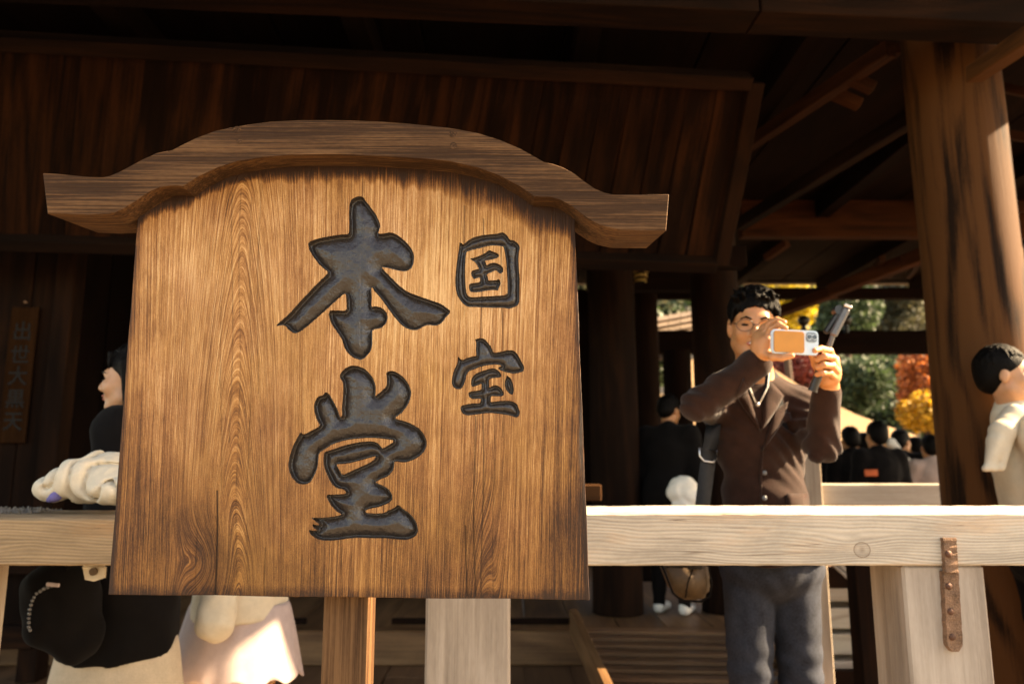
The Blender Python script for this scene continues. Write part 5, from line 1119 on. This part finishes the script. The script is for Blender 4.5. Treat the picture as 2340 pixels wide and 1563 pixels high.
# woman at the right edge
rb = at(2345, 2.95)
hr_ = np.array(P(2296, 858, 2.92))
_, RJ, RL, RA = person('woman with short black hair in cream coat at the right edge before the pillar', rb, 1.60, R(70), 'offwhite', 'black', 'short', .011, head_dir=(.86, -.5, -.04), over=dict(head=hr_, neck=hr_ + (.03, .01, -.13)), top_len=.60, skinm='skin2', hh=.005, seed=31, thick=.035, hs=1.0)
cp = thing('shoulder_cape', P(2265, 1000, 2.8), 'cream shawl end falling from the shoulder at the right edge', 'shawl')
V, F = sdf_mesh([cap_(P(2320, 950, 2.86), P(2285, 985, 2.83), .045, .034), cap_(P(2285, 985, 2.83), P(2252, 1070, 2.80), .034, .008), cap_(P(2300, 985, 2.83), P(2288, 1070, 2.81), .036, .010), cap_(P(2275, 1010, 2.82), P(2270, 1070, 2.80), .03, .009), cap_(P(2252, 1070, 2.80), P(2290, 1068, 2.81), .008)], .005, k=.02, noise=wrinkle(.0015, 60, 2)); mesh_obj('cloth', V, F, M['offwhite'], cp, smooth=True)
# ------------------------------------------------------------------ things on and under the left rail
sw = thing('folded_coat', P(190, 1140, 1.9), 'crumpled cream wool coat lying on the left rail with its buttoned end hanging below', 'coat')
def K(*p): return P(*p)
Yc = 1.93
def roll(pts, r, k=.008): return [((cap_(K(*a), K(*b), ra, rb)), k) for (a, ra), (b, rb) in zip([(p, q) for p, q in zip(pts, r)], [(p, q) for p, q in zip(pts[1:], r[1:])])]
fl = [(ell(K(236, 1100, 1.93), (.098, .075, .050)), .03), (ell(K(128, 1114, 1.91), (.048, .05, .033)), .02), (ell(K(178, 1096, 1.91), (.055, .06, .050)), .03), (ell(K(238, 1066, 1.97), (.060, .05, .042)), .03), (ell(K(262, 1122, 1.87), (.075, .04, .030)), .02)]
c1, c2 = K(262, 1108, 1.9), K(120, 1104, 1.9)
def folds(X, Y, Z_):
    wv = .9 * np.sin(X * 38 + Z_ * 21 + 1.3) + .6 * np.sin(Z_ * 60 + Y * 45)
    def sw(c, pitch, tw):
        dx, dz = X - c.x, (Z_ - c.z) * 1.25; r = np.sqrt(dx * dx + dz * dz + .25 * (Y - c.y) ** 2); a = np.arctan2(dz, dx)
        return np.sin(math.pi * (r / pitch + tw * a / math.pi + .22 * wv))
    m = 1 / (1 + np.exp((X - (c2.x + .055)) * 160)); s_ = sw(c1, .050, 1.0) * (1 - m) + sw(c2, .042, -1.0) * m
    return .017 * (1 - np.abs(s_)) ** 2.2 - .004 + .0012 * np.sin(X * 190 + wv * 2) * np.sin(Z_ * 120)
V, F = sdf_mesh(fl, .0042, k=.03, cuts=[((0, 0, zt - .011), (0, 0, -1))], noise=folds); mesh_obj('bundle', V, F, M['cream'], sw, smooth=True)
V = [K(*q) for q in ((188, 1294, 1.98), (240, 1296, 1.98), (238, 1320, 1.97), (214, 1328, 1.97), (194, 1324, 1.97))]
bm = bmesh.new(); vs = [bm.verts.new(v) for v in V] + [bm.verts.new(v + Vector((0, .008, 0))) for v in V]; bm.faces.new(vs[:5]); bm.faces.new(vs[5:][::-1])
for i in range(5): bm.faces.new((vs[i], vs[i + 5], vs[(i + 1) % 5 + 5], vs[(i + 1) % 5]))
b0 = WM(sw).translation; bmesh.ops.translate(bm, verts=bm.verts, vec=-b0); bm_to('belt_end', bm, M['cream'], Matrix.Translation(b0), sw)
beam('belt', K(215, 1298, 1.984), K(218, 1298, 2.08) + Vector((0, 0, .12)), .05, .006, M['cream'], sw)
p = K(212, 1306, 1.966); cyl('button', p, p + Vector((0, .006, 0)), .010, .010, M['olive'], sw, 20)
pu = thing('purple_cloth', K(125, 1138, 1.93), 'scrap of purple cloth under the cream coat on the rail', 'cloth')
V, F = sdf_mesh([cap_(K(120, 1137, 1.86), K(138, 1122, 1.87), .010, .014), cap_(K(112, 1142, 1.87), K(132, 1138, 1.87), .007)], .004, k=.01, cuts=[((0, 0, zt - .011), (0, 0, -1))]); mesh_obj('cloth', V, F, M['purple'], pu, smooth=True)
rg = np.random.default_rng(4); n = 1500; xs_ = rg.uniform(K(-200, 1140, 1.95).x, K(95, 1140, 1.95).x, n); ys_ = rg.normal(1.98, .035, n).clip(1.88, 2.06)
hgt = zt - .012 + .004 * rg.random(n) + .010 * np.exp(-((ys_ - 1.98) / .03) ** 2) * rg.random(n); s_ = rg.uniform(.002, .005, n); V = []; F = []
for i in range(n):
    c = np.array([xs_[i], ys_[i], hgt[i]]); a = rg.normal(size=(4, 3)); a /= np.linalg.norm(a, axis=1)[:, None]; m = len(V); V += [tuple(c + v * s_[i]) for v in a]; F += [(m, m + 1, m + 2), (m, m + 2, m + 3), (m, m + 3, m + 1), (m + 1, m + 3, m + 2)]
tag(mesh_obj('leaf_litter', V, F, M['gravel'], loc=(xs_[0], 1.98, zt)), 'grey dry litter lying on the left rail', None, kind='stuff')
# black backpack hanging below the rail at left
bp = thing('backpack', K(130, 1400, 2.1), 'black backpack with a beaded chain and pink tag under the left rail', 'backpack')
V, F = sdf_mesh([ell(K(135, 1375, 2.16), (.085, .07, .10)), cap_(K(110, 1340, 2.15), K(160, 1330, 2.17), .06), cap_(K(115, 1430, 2.15), K(165, 1480, 2.17), .06, .035), cap_(K(165, 1350, 2.2), K(185, 1450, 2.2), .06)], .007, k=.05, noise=wrinkle(.004, 50, 6)); mesh_obj('bag', V, F, M['black'], bp, smooth=True)
cpts = [(118, 1338), (100, 1345), (84, 1356), (74, 1372), (68, 1392), (66, 1412), (66, 1432), (72, 1446)]
for i in range(len(cpts) - 1):
    for t in (0, .5):
        x = cpts[i][0] * (1 - t) + cpts[i + 1][0] * t; y = cpts[i][1] * (1 - t) + cpts[i + 1][1] * t
        bm = bmesh.new(); bmesh.ops.create_icosphere(bm, subdivisions=1, radius=.0052); bm_to('chain_bead', bm, M['bead'], Matrix.Translation(K(x, y, 2.08)), bp, True)
beam('tag', K(106, 1334, 2.07), K(136, 1337, 2.07), .006, .010, M['mauve'], bp)
tube('shoulder_strap', [K(150, 1320, 2.12), K(175, 1250, 2.15), K(215, 1150, 2.2), K(262, 1020, 2.3)], .012, M['black'], bp)
